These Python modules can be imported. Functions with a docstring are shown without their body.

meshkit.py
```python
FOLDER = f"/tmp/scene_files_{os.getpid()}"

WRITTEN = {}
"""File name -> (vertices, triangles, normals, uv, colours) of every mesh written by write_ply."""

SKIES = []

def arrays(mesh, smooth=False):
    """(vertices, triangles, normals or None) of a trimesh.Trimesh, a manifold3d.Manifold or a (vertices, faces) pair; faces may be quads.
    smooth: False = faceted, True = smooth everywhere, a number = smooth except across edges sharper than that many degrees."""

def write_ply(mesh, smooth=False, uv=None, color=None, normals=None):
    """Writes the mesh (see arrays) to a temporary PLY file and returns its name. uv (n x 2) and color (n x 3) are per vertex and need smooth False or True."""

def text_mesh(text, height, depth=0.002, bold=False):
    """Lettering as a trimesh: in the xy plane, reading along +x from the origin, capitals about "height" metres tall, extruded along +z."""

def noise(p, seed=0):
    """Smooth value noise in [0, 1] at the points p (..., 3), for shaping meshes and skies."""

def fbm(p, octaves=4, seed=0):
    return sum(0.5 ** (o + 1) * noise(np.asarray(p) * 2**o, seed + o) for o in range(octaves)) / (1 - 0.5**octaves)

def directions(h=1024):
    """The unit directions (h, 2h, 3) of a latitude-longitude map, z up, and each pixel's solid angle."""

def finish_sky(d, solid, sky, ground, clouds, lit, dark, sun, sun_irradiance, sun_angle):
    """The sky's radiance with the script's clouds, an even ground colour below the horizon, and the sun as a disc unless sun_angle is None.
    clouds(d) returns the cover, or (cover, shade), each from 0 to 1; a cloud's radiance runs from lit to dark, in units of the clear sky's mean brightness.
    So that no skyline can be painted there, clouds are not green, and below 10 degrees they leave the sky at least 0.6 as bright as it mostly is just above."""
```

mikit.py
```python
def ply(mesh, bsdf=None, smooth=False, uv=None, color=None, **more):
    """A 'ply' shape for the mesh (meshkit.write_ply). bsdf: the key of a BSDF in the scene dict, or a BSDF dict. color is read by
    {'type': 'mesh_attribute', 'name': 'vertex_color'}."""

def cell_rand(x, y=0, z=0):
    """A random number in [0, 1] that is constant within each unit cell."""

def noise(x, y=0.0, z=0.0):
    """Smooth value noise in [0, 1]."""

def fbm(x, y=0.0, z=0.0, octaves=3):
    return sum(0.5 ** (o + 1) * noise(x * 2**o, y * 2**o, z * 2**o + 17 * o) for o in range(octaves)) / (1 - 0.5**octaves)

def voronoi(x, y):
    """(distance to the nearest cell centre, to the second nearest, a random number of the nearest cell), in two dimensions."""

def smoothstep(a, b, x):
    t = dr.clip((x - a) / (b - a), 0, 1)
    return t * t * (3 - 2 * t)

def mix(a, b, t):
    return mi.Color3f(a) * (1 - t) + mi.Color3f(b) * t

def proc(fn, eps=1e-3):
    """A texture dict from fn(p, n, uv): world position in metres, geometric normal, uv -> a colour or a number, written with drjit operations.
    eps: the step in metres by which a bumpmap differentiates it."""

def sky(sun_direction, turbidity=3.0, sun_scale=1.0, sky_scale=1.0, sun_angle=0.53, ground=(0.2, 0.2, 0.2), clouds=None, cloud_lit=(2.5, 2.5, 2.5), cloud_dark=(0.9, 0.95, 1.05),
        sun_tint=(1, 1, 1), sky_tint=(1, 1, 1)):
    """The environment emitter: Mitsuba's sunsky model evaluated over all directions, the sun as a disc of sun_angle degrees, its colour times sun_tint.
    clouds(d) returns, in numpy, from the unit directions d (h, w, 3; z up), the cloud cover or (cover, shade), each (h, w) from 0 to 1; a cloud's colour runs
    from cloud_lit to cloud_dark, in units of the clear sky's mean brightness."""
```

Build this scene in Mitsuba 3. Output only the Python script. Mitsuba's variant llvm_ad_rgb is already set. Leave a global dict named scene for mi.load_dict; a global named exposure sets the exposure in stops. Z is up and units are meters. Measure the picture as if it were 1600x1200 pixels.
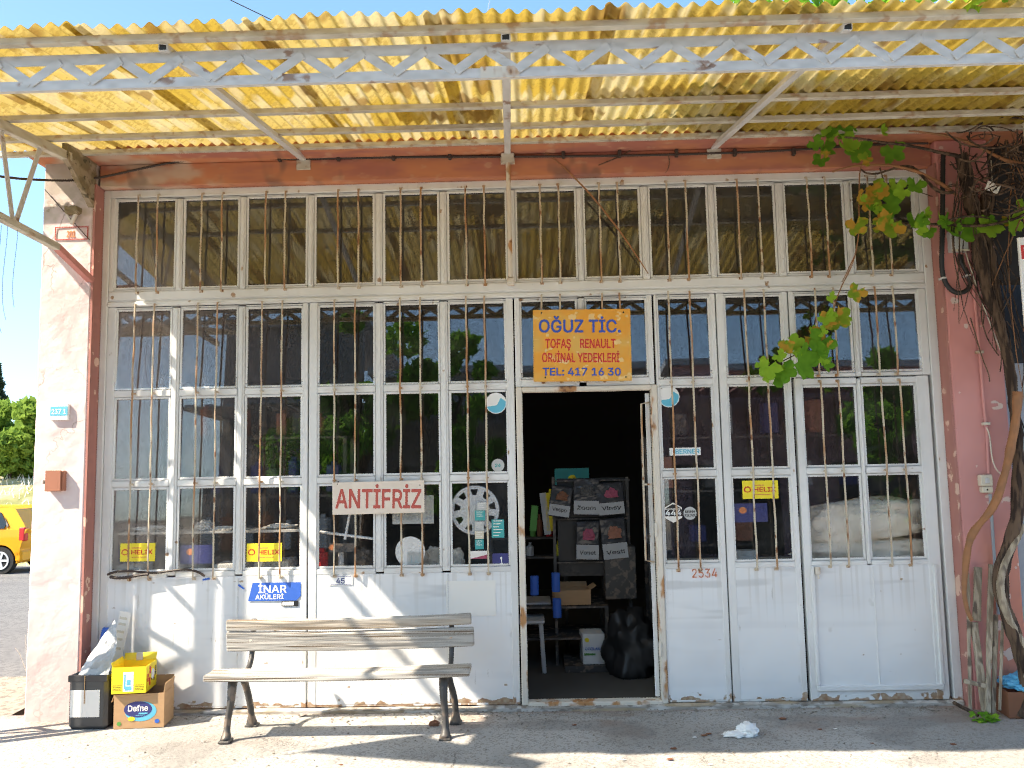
import math, random
import numpy as np, trimesh, drjit as dr, mitsuba as mi
import mikit, meshkit
from mikit import ply, proc, noise, fbm, smoothstep, mix, cell_rand, voronoi
from shapely.geometry import Polygon, Point, box as sbox
from shapely import affinity
T = mi.ScalarTransform4f
rng = random.Random(7); nrs = np.random.RandomState(7)
scene, labels = {}, {}

# ------------------------------------------------------------------ camera, sky, exposure
FOC, CAM = 1350.0, np.array([0.0, -6.09, 1.6])          # focal length in pixels of a 1600 wide picture
PITCH, YAW, ROLL = np.radians([5.91, -1.2436, -1.0993])
fw = np.array([math.sin(YAW)*math.cos(PITCH), math.cos(YAW)*math.cos(PITCH), math.sin(PITCH)])
_rt = np.array([math.cos(YAW), -math.sin(YAW), 0.0]); _up = np.cross(_rt, fw)
rt = math.cos(ROLL)*_rt + math.sin(ROLL)*_up; up = -math.sin(ROLL)*_rt + math.cos(ROLL)*_up
scene['camera'] = {'type': 'perspective', 'fov': math.degrees(2*math.atan(800/FOC)), 'fov_axis': 'x', 'near_clip': 0.05, 'far_clip': 2000.0,
                   'to_world': T().look_at(origin=CAM.tolist(), target=(CAM+fw).tolist(), up=up.tolist())}
SUN = (-2.18, -1.0, 2.446)
scene['sky'] = mikit.sky(SUN, turbidity=3.6, sky_scale=1.35, sun_scale=1.35, sun_tint=(0.94, 1.0, 1.08), sky_tint=(0.96, 1.04, 1.0), ground=(0.2, 0.19, 0.17))
exposure = 2.85

def at(x, y, Y=0.0):
    """the point of the plane 'Y metres behind the window glass' that the photograph's pixel (x, y) shows"""
    d = (x-800)/FOC*rt + (600-y)/FOC*up + fw
    return CAM + d*((Y-CAM[1])/d[1])

# ------------------------------------------------------------------ helpers
used = {}
def key(name, parent=None):
    base = (parent + '__' + name) if parent else name
    n = used.get(base, 0); used[base] = n + 1
    return base if n == 0 else '%s_%03d' % (base, n)
def lab(k, label=None, cat=None, group=None, kind=None):
    d = labels.setdefault(k, {})
    for a, b in (('label', label), ('category', cat), ('group', group), ('kind', kind)):
        if b: d[a] = b
    return k
def thing(name, label, cat, group=None):
    return lab(key(name), label, cat, group)
def obj(name, mesh, m, parent=None, label=None, cat=None, group=None, kind=None, smooth=False, **kw):
    k = key(name, parent)
    scene[k] = ply(mesh, m, smooth=smooth, **kw)
    if label or cat or group or kind: lab(k, label, cat, group, kind)
    return k
cat_ = lambda ms: trimesh.util.concatenate([m for m in ms if m is not None])
def bx(x0, x1, y0, y1, z0, z1, b=0.0):
    x0, x1 = min(x0, x1), max(x0, x1); y0, y1 = min(y0, y1), max(y0, y1); z0, z1 = min(z0, z1), max(z0, z1)
    if b <= 0:
        m = trimesh.creation.box((x1-x0, y1-y0, z1-z0)); m.apply_translation(((x0+x1)/2, (y0+y1)/2, (z0+z1)/2)); return m
    b = min(b, 0.45*min(x1-x0, y1-y0, z1-z0)); v = []
    for x, sx in ((x0, 1), (x1, -1)):
        for y, sy in ((y0, 1), (y1, -1)):
            for z, sz in ((z0, 1), (z1, -1)):
                v += [(x+sx*b, y+sy*b, z), (x+sx*b, y, z+sz*b), (x, y+sy*b, z+sz*b)]
    return trimesh.Trimesh(np.array(v)).convex_hull
def bar(p, q, w, h, upv=(0, 0, 1), b=0.0):
    """a straight bar w wide and h high from p to q"""
    p, q = np.array(p, float), np.array(q, float); d = q-p; L = np.linalg.norm(d); d /= L
    s = np.cross(d, upv); s /= np.linalg.norm(s); u = np.cross(s, d)
    m = bx(0, L, -w/2, w/2, -h/2, h/2, b)
    M = np.eye(4); M[:3, 0], M[:3, 1], M[:3, 2], M[:3, 3] = d, -s, u, p
    m.apply_transform(M); return m
def tube(pts, r, n=6, caps=True):
    p = np.asarray(pts, float); k = len(p); r = np.atleast_1d(np.asarray(r, float)); r = np.interp(np.linspace(0, 1, k), np.linspace(0, 1, len(r)), r)
    t = np.gradient(p, axis=0); t /= np.linalg.norm(t, axis=1, keepdims=True) + 1e-12
    ref = np.array([0.31, 0.83, 0.47]) if abs(t[0] @ np.array([0.31, 0.83, 0.47])) < 0.9 else np.array([1, 0, 0.0])
    v = []; a = np.cross(t[0], ref); a /= np.linalg.norm(a)
    for i in range(k):
        a = a - t[i]*(a @ t[i]); a /= np.linalg.norm(a) + 1e-12; b = np.cross(t[i], a)
        for j in range(n):
            g = 2*math.pi*j/n; v.append(p[i] + r[i]*(math.cos(g)*a + math.sin(g)*b))
    f = []
    for i in range(k-1):
        for j in range(n):
            A, B = i*n+j, i*n+(j+1) % n; f += [[A, B, B+n], [A, B+n, A+n]]
    if caps:
        v += [p[0], p[-1]]; c0, c1 = k*n, k*n+1
        for j in range(n): f += [[c0, (j+1) % n, j], [c1, (k-1)*n+j, (k-1)*n+(j+1) % n]]
    return trimesh.Trimesh(np.array(v), np.array(f), process=False)
def spline(pts, m=6):
    from scipy.interpolate import CubicSpline
    p = np.asarray(pts, float); s = np.r_[0, np.cumsum(np.linalg.norm(np.diff(p, axis=0), axis=1))]
    return CubicSpline(s, p)(np.linspace(0, s[-1], m*(len(p)-1)+1))
def poly3(pts2, depth):
    """polygon in (x, z), extruded from y = 0 towards the viewer (-y)"""
    g = pts2 if isinstance(pts2, Polygon) else Polygon(pts2)
    m = trimesh.creation.extrude_polygon(g, depth, engine='earcut'); v = m.vertices
    m.vertices = np.c_[v[:, 0], -v[:, 2], v[:, 1]]; return m
def disc(x, z, y, r, depth=0.003, n=28):
    m = poly3([(x+r*math.cos(2*math.pi*i/n), z+r*math.sin(2*math.pi*i/n)) for i in range(n)], depth); m.apply_translation((0, y, 0)); return m
def text(s, x0, x1, z0, y, h, depth=0.002, bold=True):
    """lettering on the wall-parallel plane y, from x0 to x1, baseline z0, capitals h high"""
    m = meshkit.text_mesh(s, h, depth, bold); v = m.vertices
    lo, hi = v[:, 0].min(), v[:, 0].max()
    m.vertices = np.c_[x0 + (v[:, 0]-lo)/(hi-lo)*(x1-x0), y - v[:, 2], z0 + v[:, 1]]; return m
def rotz(m, deg, c=(0, 0, 0)):
    m.apply_transform(trimesh.transformations.rotation_matrix(math.radians(deg), (0, 0, 1), c)); return m
def roty(m, deg, c=(0, 0, 0)):
    m.apply_transform(trimesh.transformations.rotation_matrix(math.radians(deg), (0, 1, 0), c)); return m
def rotx(m, deg, c=(0, 0, 0)):
    m.apply_transform(trimesh.transformations.rotation_matrix(math.radians(deg), (1, 0, 0), c)); return m
def mv(m, x=0, y=0, z=0): m.apply_translation((x, y, z)); return m
def dent(m, amp, freq, seed=0, only=None):
    n = (meshkit.fbm(m.vertices*freq + seed*7.3, 3, seed)-0.5)*2*amp
    m.vertices = m.vertices + m.vertex_normals*n[:, None]; return m
def sub(m, L): 
    v, f = trimesh.remesh.subdivide_to_size(m.vertices, m.faces, L, max_iter=14); return trimesh.Trimesh(v, f)

# ------------------------------------------------------------------ materials
def prin(color, rough=0.6, metal=0.0, **kw):
    c = color if isinstance(color, dict) else {'type': 'rgb', 'value': list(color)}
    return {'type': 'twosided', 'bsdf': {'type': 'principled', 'base_color': c, 'roughness': rough, 'metallic': metal, **kw}}
def mat(name, d): scene[name] = d; return name
def flat(name, color, rough=0.6, metal=0.0, **kw): return mat('m_' + name, prin(color, rough, metal, **kw))
def bumped(d, fn, scale, eps=2e-3):
    inner = d['bsdf']; return {'type': 'twosided', 'bsdf': {'type': 'bumpmap', 'arbitrary': proc(fn, eps), 'scale': scale, 'bsdf': inner}}

def f_paint(p, n, uv):
    g = fbm(p.x*2.3, p.y*2.3, p.z*1.1, 3); s = noise(p.x*26, p.y*26, p.z*3.0)
    c = mix((.68, .685, .68), (.55, .55, .535), smoothstep(.42, .78, g)*.65 + .25*smoothstep(.6, .95, s))
    r = fbm(p.x*16, p.y*16, p.z*12, 3) + .13*(fbm(p.x*1.3, p.y, p.z*1.7+5, 2)-.55) + .42*(1-smoothstep(.0, .13, p.z)) - .02
    chip = smoothstep(.745, .79, r)
    return mix(c, mix((.30, .16, .08), (.42, .34, .26), noise(p.x*60, p.z*60)), chip)
mat('m_paint', prin(proc(f_paint), .45))
def f_panel(p, n, uv):
    g = fbm(p.x*1.7, 0.3, p.z*2.6, 4); h = noise(p.x*.9, 3.1, p.z*13)
    c = mix((.69, .70, .71), (.59, .60, .615), smoothstep(.5, .85, g)*.7 + .28*smoothstep(.72, .95, h))
    sc = smoothstep(.74, .80, fbm(p.x*9, 1.7, p.z*6, 3)); c = mix(c, (.50, .50, .485), sc*.5)
    sk = smoothstep(.78, .86, fbm(p.x*45, 2.0, p.z*4, 3))*smoothstep(.5, .62, fbm(p.x*2.5, 9.0, p.z*2.5, 2)); c = mix(c, (.36, .35, .33), sk*.8)
    sm = smoothstep(.62, .80, fbm(p.x*1.6, 5.0, p.z*11, 3))*smoothstep(.3, .6, p.z); c = mix(c, (.44, .445, .45), sm*.55)
    dr_ = smoothstep(.60, .85, noise(p.x*55, 7.0, p.z*1.2))*smoothstep(.45, .92, p.z); c = mix(c, (.50, .48, .45), dr_*.4)
    r = fbm(p.x*14, 0.0, p.z*18, 3) + .3*(fbm(p.x*1.1, 3.0, p.z*1.5+5, 2)-.60) + .42*(1-smoothstep(.03, .12, p.z))
    return mix(c, mix((.27, .15, .08), (.40, .33, .24), noise(p.x*50, p.z*50)), smoothstep(.79, .86, r))
mat('m_panel', bumped(prin(proc(f_panel), .42), lambda p, n, uv: fbm(p.x*3, 0.0, p.z*3, 3),   .013, 4e-3))
def f_rust(p, n, uv):
    a = fbm(p.x*23, p.y*9, p.z*2.6, 3); c = mix((.50, .44, .34), (.36, .19, .085), smoothstep(.45, .68, a))
    return mix(c, (.22, .095, .04), smoothstep(.66, .84, noise(p.x*90, p.y*90, p.z*22)))
mat('m_bar', prin(proc(f_rust), .7))
def f_rustpaint(p, n, uv):
    a = fbm(p.x*11, p.y*11, p.z*5, 4); c = mix((.62, .57, .49), (.40, .20, .08), smoothstep(.53, .66, a))
    return mix(c, (.19, .09, .045), smoothstep(.6, .8, noise(p.x*50, p.y*50, p.z*30))*smoothstep(.54, .66, a))
mat('m_rustpaint', prin(proc(f_rustpaint), .6))
def f_sill(p, n, uv):
    a = fbm(p.x*6, p.y*9, p.z*22, 4); b = fbm(p.x*24, p.y*24, p.z*40, 3)
    c = mix((.50, .48, .45), (.30, .27, .235), smoothstep(.40, .62, a)); c = mix(c, (.15, .125, .10), smoothstep(.52, .68, b)*.7); return mix(c, (.36, .27, .16), smoothstep(.56, .68, fbm(p.x*3+7, 0.0, p.z*20, 3))*.7)
mat('m_sill', bumped(prin(proc(f_sill), .9), lambda p, n, uv: fbm(p.x*30, p.y*30, p.z*30, 3), .01, 2e-3))
def f_steel(p, n, uv):
    a = fbm(p.x*4.5, p.y*4.5, p.z*9, 4); c = mix((.60, .59, .58), (.47, .46, .44), noise(p.x*22, p.y*7, p.z*40))
    return mix(c, mix((.30, .15, .08), (.20, .12, .08), noise(p.x*40, p.y*40, p.z*40)), smoothstep(.60, .70, fbm(p.x*11, p.y*11, p.z*16, 4))*smoothstep(.48, .60, a)*.85)
mat('m_steel', prin(proc(f_steel), .45))
def f_dirtysteel(p, n, uv):
    a = fbm(p.x*5, p.y*5, p.z*9, 3); c = mix((.58, .55, .47), (.38, .34, .27), noise(p.x*17, p.y*12, p.z*40))
    return mix(c, (.33, .19, .10), smoothstep(.55, .75, fbm(p.x*19, p.y*9, p.z*20, 3))*.7)
mat('m_dirtysteel', prin(proc(f_dirtysteel), .6))
def f_white(p, n, uv):
    a = fbm(p.x*4, p.y*4, p.z*2.2, 4); b = fbm(p.x*19, p.y*19, p.z*19, 3)
    c = mix((.66, .56, .56), (.59, .46, .46), smoothstep(.42, .72, a)); c = mix(c, (.70, .63, .61), smoothstep(.56, .70, b)*.5)
    low = (1-smoothstep(.25, 1.0, p.z + .5*(a-.5)))
    c = mix(c, (.52, .36, .33), low*.55)
    v = voronoi(p.x*2.1+a, p.z*1.6+b*.4); crack = 1-smoothstep(.0, .035, v[1]-v[0])
    c = mix(c, (.36, .29, .26), crack*smoothstep(.45, .6, fbm(p.x*1.5, 4.0, p.z*1.5, 2))*.8)
    return mix(c, (.25, .22, .13), smoothstep(3.25, 3.75, p.z + .6*(b-.5))*.55)
mat('m_whiteplaster', bumped(prin(proc(f_white), .9), lambda p, n, uv: fbm(p.x*9, p.y*9, p.z*9, 4), .012, 3e-3))
def f_red(p, n, uv):
    a = fbm(p.x*5, p.y*5, p.z*3.2, 4); b = fbm(p.x*13+5, p.y*13, p.z*9, 3)
    c = mix((.41, .185, .155), (.34, .15, .13), a); c = mix(c, (.46, .25, .19), smoothstep(.55, .75, b)*.35)
    c = mix(c, (.62, .42, .33), smoothstep(.672, .69, b))
    return mix(c, (.20, .15, .10), smoothstep(.60, .72, fbm(p.x*1.7, p.y*3, p.z*4+9, 3))*smoothstep(3.5, 3.8, p.z)*.6)
mat('m_red', bumped(prin(proc(f_red), .8), lambda p, n, uv: fbm(p.x*8, p.y*8, p.z*8, 3), .006, 3e-3))
def f_fascia(p, n, uv):
    a = fbm(p.x*3, p.y*9, p.z*9, 4); b = fbm(p.x*11+5, p.y*13, p.z*15, 3)
    c = mix((.49, .20, .10), (.38, .145, .105), smoothstep(.35, .7, a)); c = mix(c, (.52, .30, .20), smoothstep(.60, .78, b)*.6)
    w = smoothstep(-2.0, -2.75, p.x + .7*(a-.5)); c = mix(c, (.50, .40, .31), w*smoothstep(.45, .62, fbm(p.x*4, p.y*4, p.z*5+3, 3))*.9)
    return mix(c, (.16, .10, .08), smoothstep(.66, .8, fbm(p.x*6, 2.0, p.z*3, 3))*.6)
mat('m_fascia', bumped(prin(proc(f_fascia), .85), lambda p, n, uv: fbm(p.x*8, p.y*8, p.z*8, 3), .006, 3e-3))
def f_pink(p, n, uv):
    a = fbm(p.x*3, p.y*3, p.z*2.1, 4); b = fbm(p.x*13, p.y*13, p.z*11, 3)
    c = mix((.60, .265, .24), (.49, .205, .185), smoothstep(.35, .7, a)); c = mix(c, (.52, .285, .28), smoothstep(.5, 1.6, p.z)*(1-smoothstep(1.6, 2.6, p.z))*.5)
    low = smoothstep(1.35, .9, p.z + .5*(a-.5))*smoothstep(2.93, 3.06, p.x)
    c = mix(c, (.55, .22, .13), low*.6)
    return mix(c, (.62, .48, .42), smoothstep(.765, .785, b + .05*low))
mat('m_pink', bumped(prin(proc(f_pink), .85), lambda p, n, uv: fbm(p.x*9, p.y*9, p.z*9, 3), .006, 3e-3))
def f_moss(p, n, uv):
    a = fbm(p.x*12, p.y*12, p.z*12, 4)
    return mix(mix((.20, .16, .09), (.33, .27, .19), smoothstep(.4, .6, a)), (.10, .085, .05), smoothstep(.58, .72, fbm(p.x*25, p.y*25, p.z*25+4, 3)))
mat('m_moss', bumped(prin(proc(f_moss), .95), lambda p, n, uv: fbm(p.x*22, p.y*22, p.z*22, 3), .02, 3e-3))
def f_roof(p, n, uv):
    sheet = dr.floor((p.x+3.68)/.8085); rnd = cell_rand(sheet, dr.floor(p.y*.8+40), 3)
    a = fbm(p.x*5, p.y*2.2, 0.0, 3); s = fbm(p.x*70, p.y*55, 1.0, 3)*.6 + .4*fbm(p.x*55, p.y*9, 3.0, 2); l = fbm(p.x*15, p.y*2.5, 7.0, 3)
    c = mix((.53, .375, .062), (.60, .47, .16), smoothstep(.3, .75, a*.6 + rnd*.45))
    c = mix(c, (.36, .235, .045), smoothstep(.48, .64, s)*.5)
    c = mix(c, (.66, .60, .40), smoothstep(.52, .68, l)*.55)
    return mix(c, (.27, .15, .035), smoothstep(.62, .74, fbm(p.x*9, p.y*3.5, 13.0, 3))*.75)
mat('m_roof', {'type': 'principledthin', 'base_color': proc(f_roof), 'roughness': .55, 'diff_trans': .50, 'spec_trans': 0.0})
def f_conc(p, n, uv):
    a = fbm(p.x*1.6, p.y*1.6, 0.0, 4); s = fbm(p.x*85, p.y*85, 0.0, 3); v = voronoi(p.x*85, p.y*85)
    c = mix((.36, .345, .325), (.28, .265, .245), smoothstep(.35, .7, a)); c = mix(c, (.155, .145, .135), smoothstep(.50, .68, s)*.6)
    c = mix(c, (.36, .34, .30), smoothstep(.8, .9, v[2])*(1-smoothstep(.2, .4, v[0]))*.7)
    oil = smoothstep(.60, .72, fbm(p.x*1.9+3, p.y*2.6, 9.0, 3)); c = mix(c, (.13, .12, .115), oil*.38)
    st = smoothstep(.5, .68, fbm(p.x*2.1+8, p.y*3.1, 5.0, 3))*smoothstep(-.9, -.15, p.y); c = mix(c, (.22, .155, .12), st*.55)
    vv = voronoi(p.x*.9 + .3*a, p.y*.9 + .25*s); c = mix(c, (.12, .11, .10), (1-smoothstep(.0, .012, vv[1]-vv[0]))*smoothstep(.45, .55, a))
    return mix(c, (.24, .14, .11), smoothstep(-.12, -.03, p.y)*smoothstep(.35, .6, noise(p.x*3, p.y*5))*.5)
mat('m_concrete', bumped(prin(proc(f_conc), .9), lambda p, n, uv: fbm(p.x*45, p.y*45, 0.0, 3) + .5*fbm(p.x*6, p.y*6, 0.0, 2), .007, 2e-3))
def f_dirt(p, n, uv):
    a = fbm(p.x*1.5, p.y*1.5, 0.0, 4); s = fbm(p.x*30, p.y*30, 0.0, 3)
    return mix(mix((.27, .235, .19), (.20, .175, .145), a), (.12, .105, .085), smoothstep(.5, .7, s)*.7)
mat('m_dirt', bumped(prin(proc(f_dirt), .95), lambda p, n, uv: fbm(p.x*30, p.y*30, 0.0, 3), .012, 3e-3))
def f_asph(p, n, uv):
    a = fbm(p.x*.5, p.y*2.2, 0.0, 4); s = fbm(p.x*28, p.y*28, 0.0, 2)
    return mix(mix((.105, .105, .108), (.15, .148, .145), a), (.075, .075, .077), smoothstep(.45, .7, s)*.6)
mat('m_asphalt', prin(proc(f_asph), .85))
def f_hill(p, n, uv):
    a = fbm(p.x*.7, p.y*.7, 0.0, 4); s = fbm(p.x*6, p.y*6, p.z*6, 3)
    c = mix((.44, .37, .20), (.30, .25, .13), smoothstep(.4, .7, s)); return mix(c, (.14, .16, .05), smoothstep(.52, .66, a)*.8)
mat('m_hill', prin(proc(f_hill), .95))
def f_wood(p, n, uv):
    w = fbm(p.x*1.3, p.y*9, p.z*11, 3); g = fbm(p.x*3.0, p.y*60, p.z*85 + 5*w, 3)
    c = mix((.44, .42, .385), (.27, .25, .225), smoothstep(.38, .66, g)); c = mix(c, (.16, .12, .085), smoothstep(.62, .72, fbm(p.x*2, p.y*50, p.z*120, 2)))
    return mix(c, (.36, .28, .19), smoothstep(.56, .72, w)*.4)
mat('m_wood', bumped(prin(proc(f_wood), .85), lambda p, n, uv: fbm(p.x*3, p.y*60, p.z*90, 3), .003, 1e-3))
def f_stick(p, n, uv):
    g = fbm(p.x*60, p.y*60, p.z*4, 3); c = mix((.40, .335, .25), (.22, .175, .125), smoothstep(.35, .65, g)); return mix(c, (.13, .10, .075), smoothstep(.6, .75, fbm(p.x*25, p.y*25, p.z*9+3, 2)))
mat('m_stick', bumped(prin(proc(f_stick), .9), lambda p, n, uv: fbm(p.x*70, p.y*70, p.z*5, 3), .004, 1e-3))
def f_bark(p, n, uv):
    g = fbm(p.x*45, p.y*45, p.z*6, 4); return mix((.125, .08, .052), (.035, .022, .016), smoothstep(.4, .62, g))
mat('m_bark', bumped(prin(proc(f_bark), .95), lambda p, n, uv: fbm(p.x*55, p.y*55, p.z*7, 3), .02, 2e-3))
def f_stem(p, n, uv):
    return mix((.36, .155, .06), (.20, .10, .05), fbm(p.x*18, p.y*18, p.z*18, 3))
mat('m_stem', prin(proc(f_stem), .7))
def f_card(p, n, uv):
    return mix((.46, .29, .155), (.39, .235, .12), fbm(p.x*14, p.y*14, p.z*40, 3))
mat('m_card', prin(proc(f_card), .8))
def f_iron(p, n, uv):
    a = fbm(p.x*25, p.y*25, p.z*18, 3); return mix((.055, .052, .05), (.17, .13, .10), smoothstep(.5, .7, a))
mat('m_iron', prin(proc(f_iron), .5))
def leafmat(name, a, b, c=None):
    def f(p, n, uv):
        x = mix(a, b, fbm(p.x*22, p.y*22, p.z*22, 3))
        return x if c is None else mix(x, c, smoothstep(.42, .58, fbm(p.x*17+3, p.y*17, p.z*17, 3)))
    mat(name, {'type': 'principledthin', 'base_color': proc(f), 'roughness': .5, 'diff_trans': .9, 'spec_trans': 0.0})
leafmat('m_leaf', (.21, .43, .04), (.10, .26, .025)); leafmat('m_leaflight', (.38, .60, .06), (.26, .47, .04)); leafmat('m_leafautumn', (.30, .44, .04), (.18, .30, .03), (.60, .36, .06))
leafmat('m_bush', (.30, .42, .08), (.17, .27, .05)); leafmat('m_conifer', (.07, .10, .06), (.04, .065, .045))
def f_sack(p, n, uv):
    return mix((.86, .82, .74), (.66, .60, .50), fbm(p.x*6, p.y*6, p.z*9, 3))
mat('m_sack', prin(proc(f_sack), .85))
def f_yellowsign(p, n, uv):
    a = fbm(p.x*6, 0.0, p.z*6, 4); return mix(mix((.72, .33, .035), (.66, .40, .09), smoothstep(.35, .7, a)), (.74, .52, .22), smoothstep(.66, .72, fbm(p.x*16, 2.0, p.z*16, 3)))
mat('m_yellowsign', prin(proc(f_yellowsign), .5))
def f_cream(p, n, uv):
    return mix((.74, .66, .57), (.62, .52, .43), fbm(p.x*9, 0.0, p.z*9, 4))
mat('m_cream', prin(proc(f_cream), .6))
def f_dust(p, n, uv):
    a = fbm(p.x*5, 0.0, p.z*4, 3); return .012 + .03*smoothstep(.45, .8, a) + .03*smoothstep(2.9, 3.1, p.z) + .03*smoothstep(-1.9, -2.4, p.x)
mat('m_glass', {'type': 'blendbsdf', 'weight': proc(f_dust), 'a': {'type': 'thindielectric', 'int_ior': 1.68}, 'b': {'type': 'twosided', 'bsdf': {'type': 'diffuse', 'reflectance': {'type': 'rgb', 'value': [.42, .40, .36]}}}})
mat('m_carglass', prin((.02, .03, .04), .06))
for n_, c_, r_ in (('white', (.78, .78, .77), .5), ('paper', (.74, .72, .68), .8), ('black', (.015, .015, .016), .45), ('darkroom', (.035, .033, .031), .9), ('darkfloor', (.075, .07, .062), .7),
                   ('blue', (.035, .12, .50), .5), ('signblue', (.045, .085, .42), .5), ('signred', (.55, .035, .03), .5), ('antired', (.44, .085, .065), .6), ('yellow', (.80, .62, .02), .5), ('helixyellow', (.82, .68, .03), .45),
                   ('brightred', (.55, .02, .02), .45), ('navy', (.035, .04, .17), .5), ('teal', (.05, .33, .33), .5), ('cyan', (.12, .45, .62), .5), ('orange', (.62, .21, .07), .6), ('pinkred', (.34, .06, .11), .5),
                   ('shelf', (.42, .40, .37), .6), ('boxred', (.34, .14, .085), .6), ('graymetal', (.30, .33, .37), .5), ('plasticgray', (.50, .50, .50), .5), ('beige', (.60, .55, .44), .5),
                   ('canister', (.05, .052, .055), .35), ('clearplastic', (.045, .045, .05), .14), ('sheetplastic', (.42, .43, .44), .3), ('dimcard', (.42, .42, .42), .6), ('pinkwall', (.42, .26, .28), .8), ('graywall', (.24, .22, .21), .9), ('rubber', (.02, .02, .02), .8), ('alloy', (.55, .56, .58), .35),
                   ('caryellow', (.78, .34, .006), .22), ('carred', (.45, .02, .02), .3), ('green', (.10, .30, .06), .6), ('bluebag', (.10, .38, .62), .4), ('tape', (.18, .30, .20), .6), ('stickergray', (.46, .47, .46), .5), ('carton', (.20, .085, .045), .8), ('numberred', (.52, .15, .07), .7)):
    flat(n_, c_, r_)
flat('chrome', (.75, .75, .76), .25, 1.0); flat('hubcap', (.60, .61, .63), .35, .3)
flat('cable', (.05, .035, .03), .6); flat('hose', (.02, .02, .022), .5)

# ------------------------------------------------------------------ setting: ground, apron, road, hill
def sheet(x0, x1, y0, y1, z, nx=2, ny=2, fz=None):
    X, Y = np.meshgrid(np.linspace(x0, x1, nx), np.linspace(y0, y1, ny), indexing='ij')
    Z = np.full_like(X, z) if fz is None else z + fz(X, Y)
    v = np.c_[X.ravel(), Y.ravel(), Z.ravel()]; i, j = np.meshgrid(np.arange(nx-1), np.arange(ny-1), indexing='ij'); a = (i*ny+j).ravel()
    return trimesh.Trimesh(v, np.vstack([np.c_[a, a+ny, a+ny+1], np.c_[a, a+ny+1, a+1]]), process=False)
obj('ground', sheet(-400, 400, -400, 400, -0.08, 81, 81, lambda X, Y: -.6*np.clip(Y/8, 0, 1)*(Y > 5)), 'm_dirt', label='bare dusty ground around the workshop', kind='structure')
apron = sheet(-3.75, 9, -9, 0.02, -0.0, 130, 90, lambda X, Y: (meshkit.fbm(np.stack([X*1.3, Y*1.3, 0*X], -1), 3)-.5)*.016)
obj('pavement', apron, 'm_concrete', kind='structure', label='speckled concrete apron in front of the shop', smooth=True)
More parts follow.
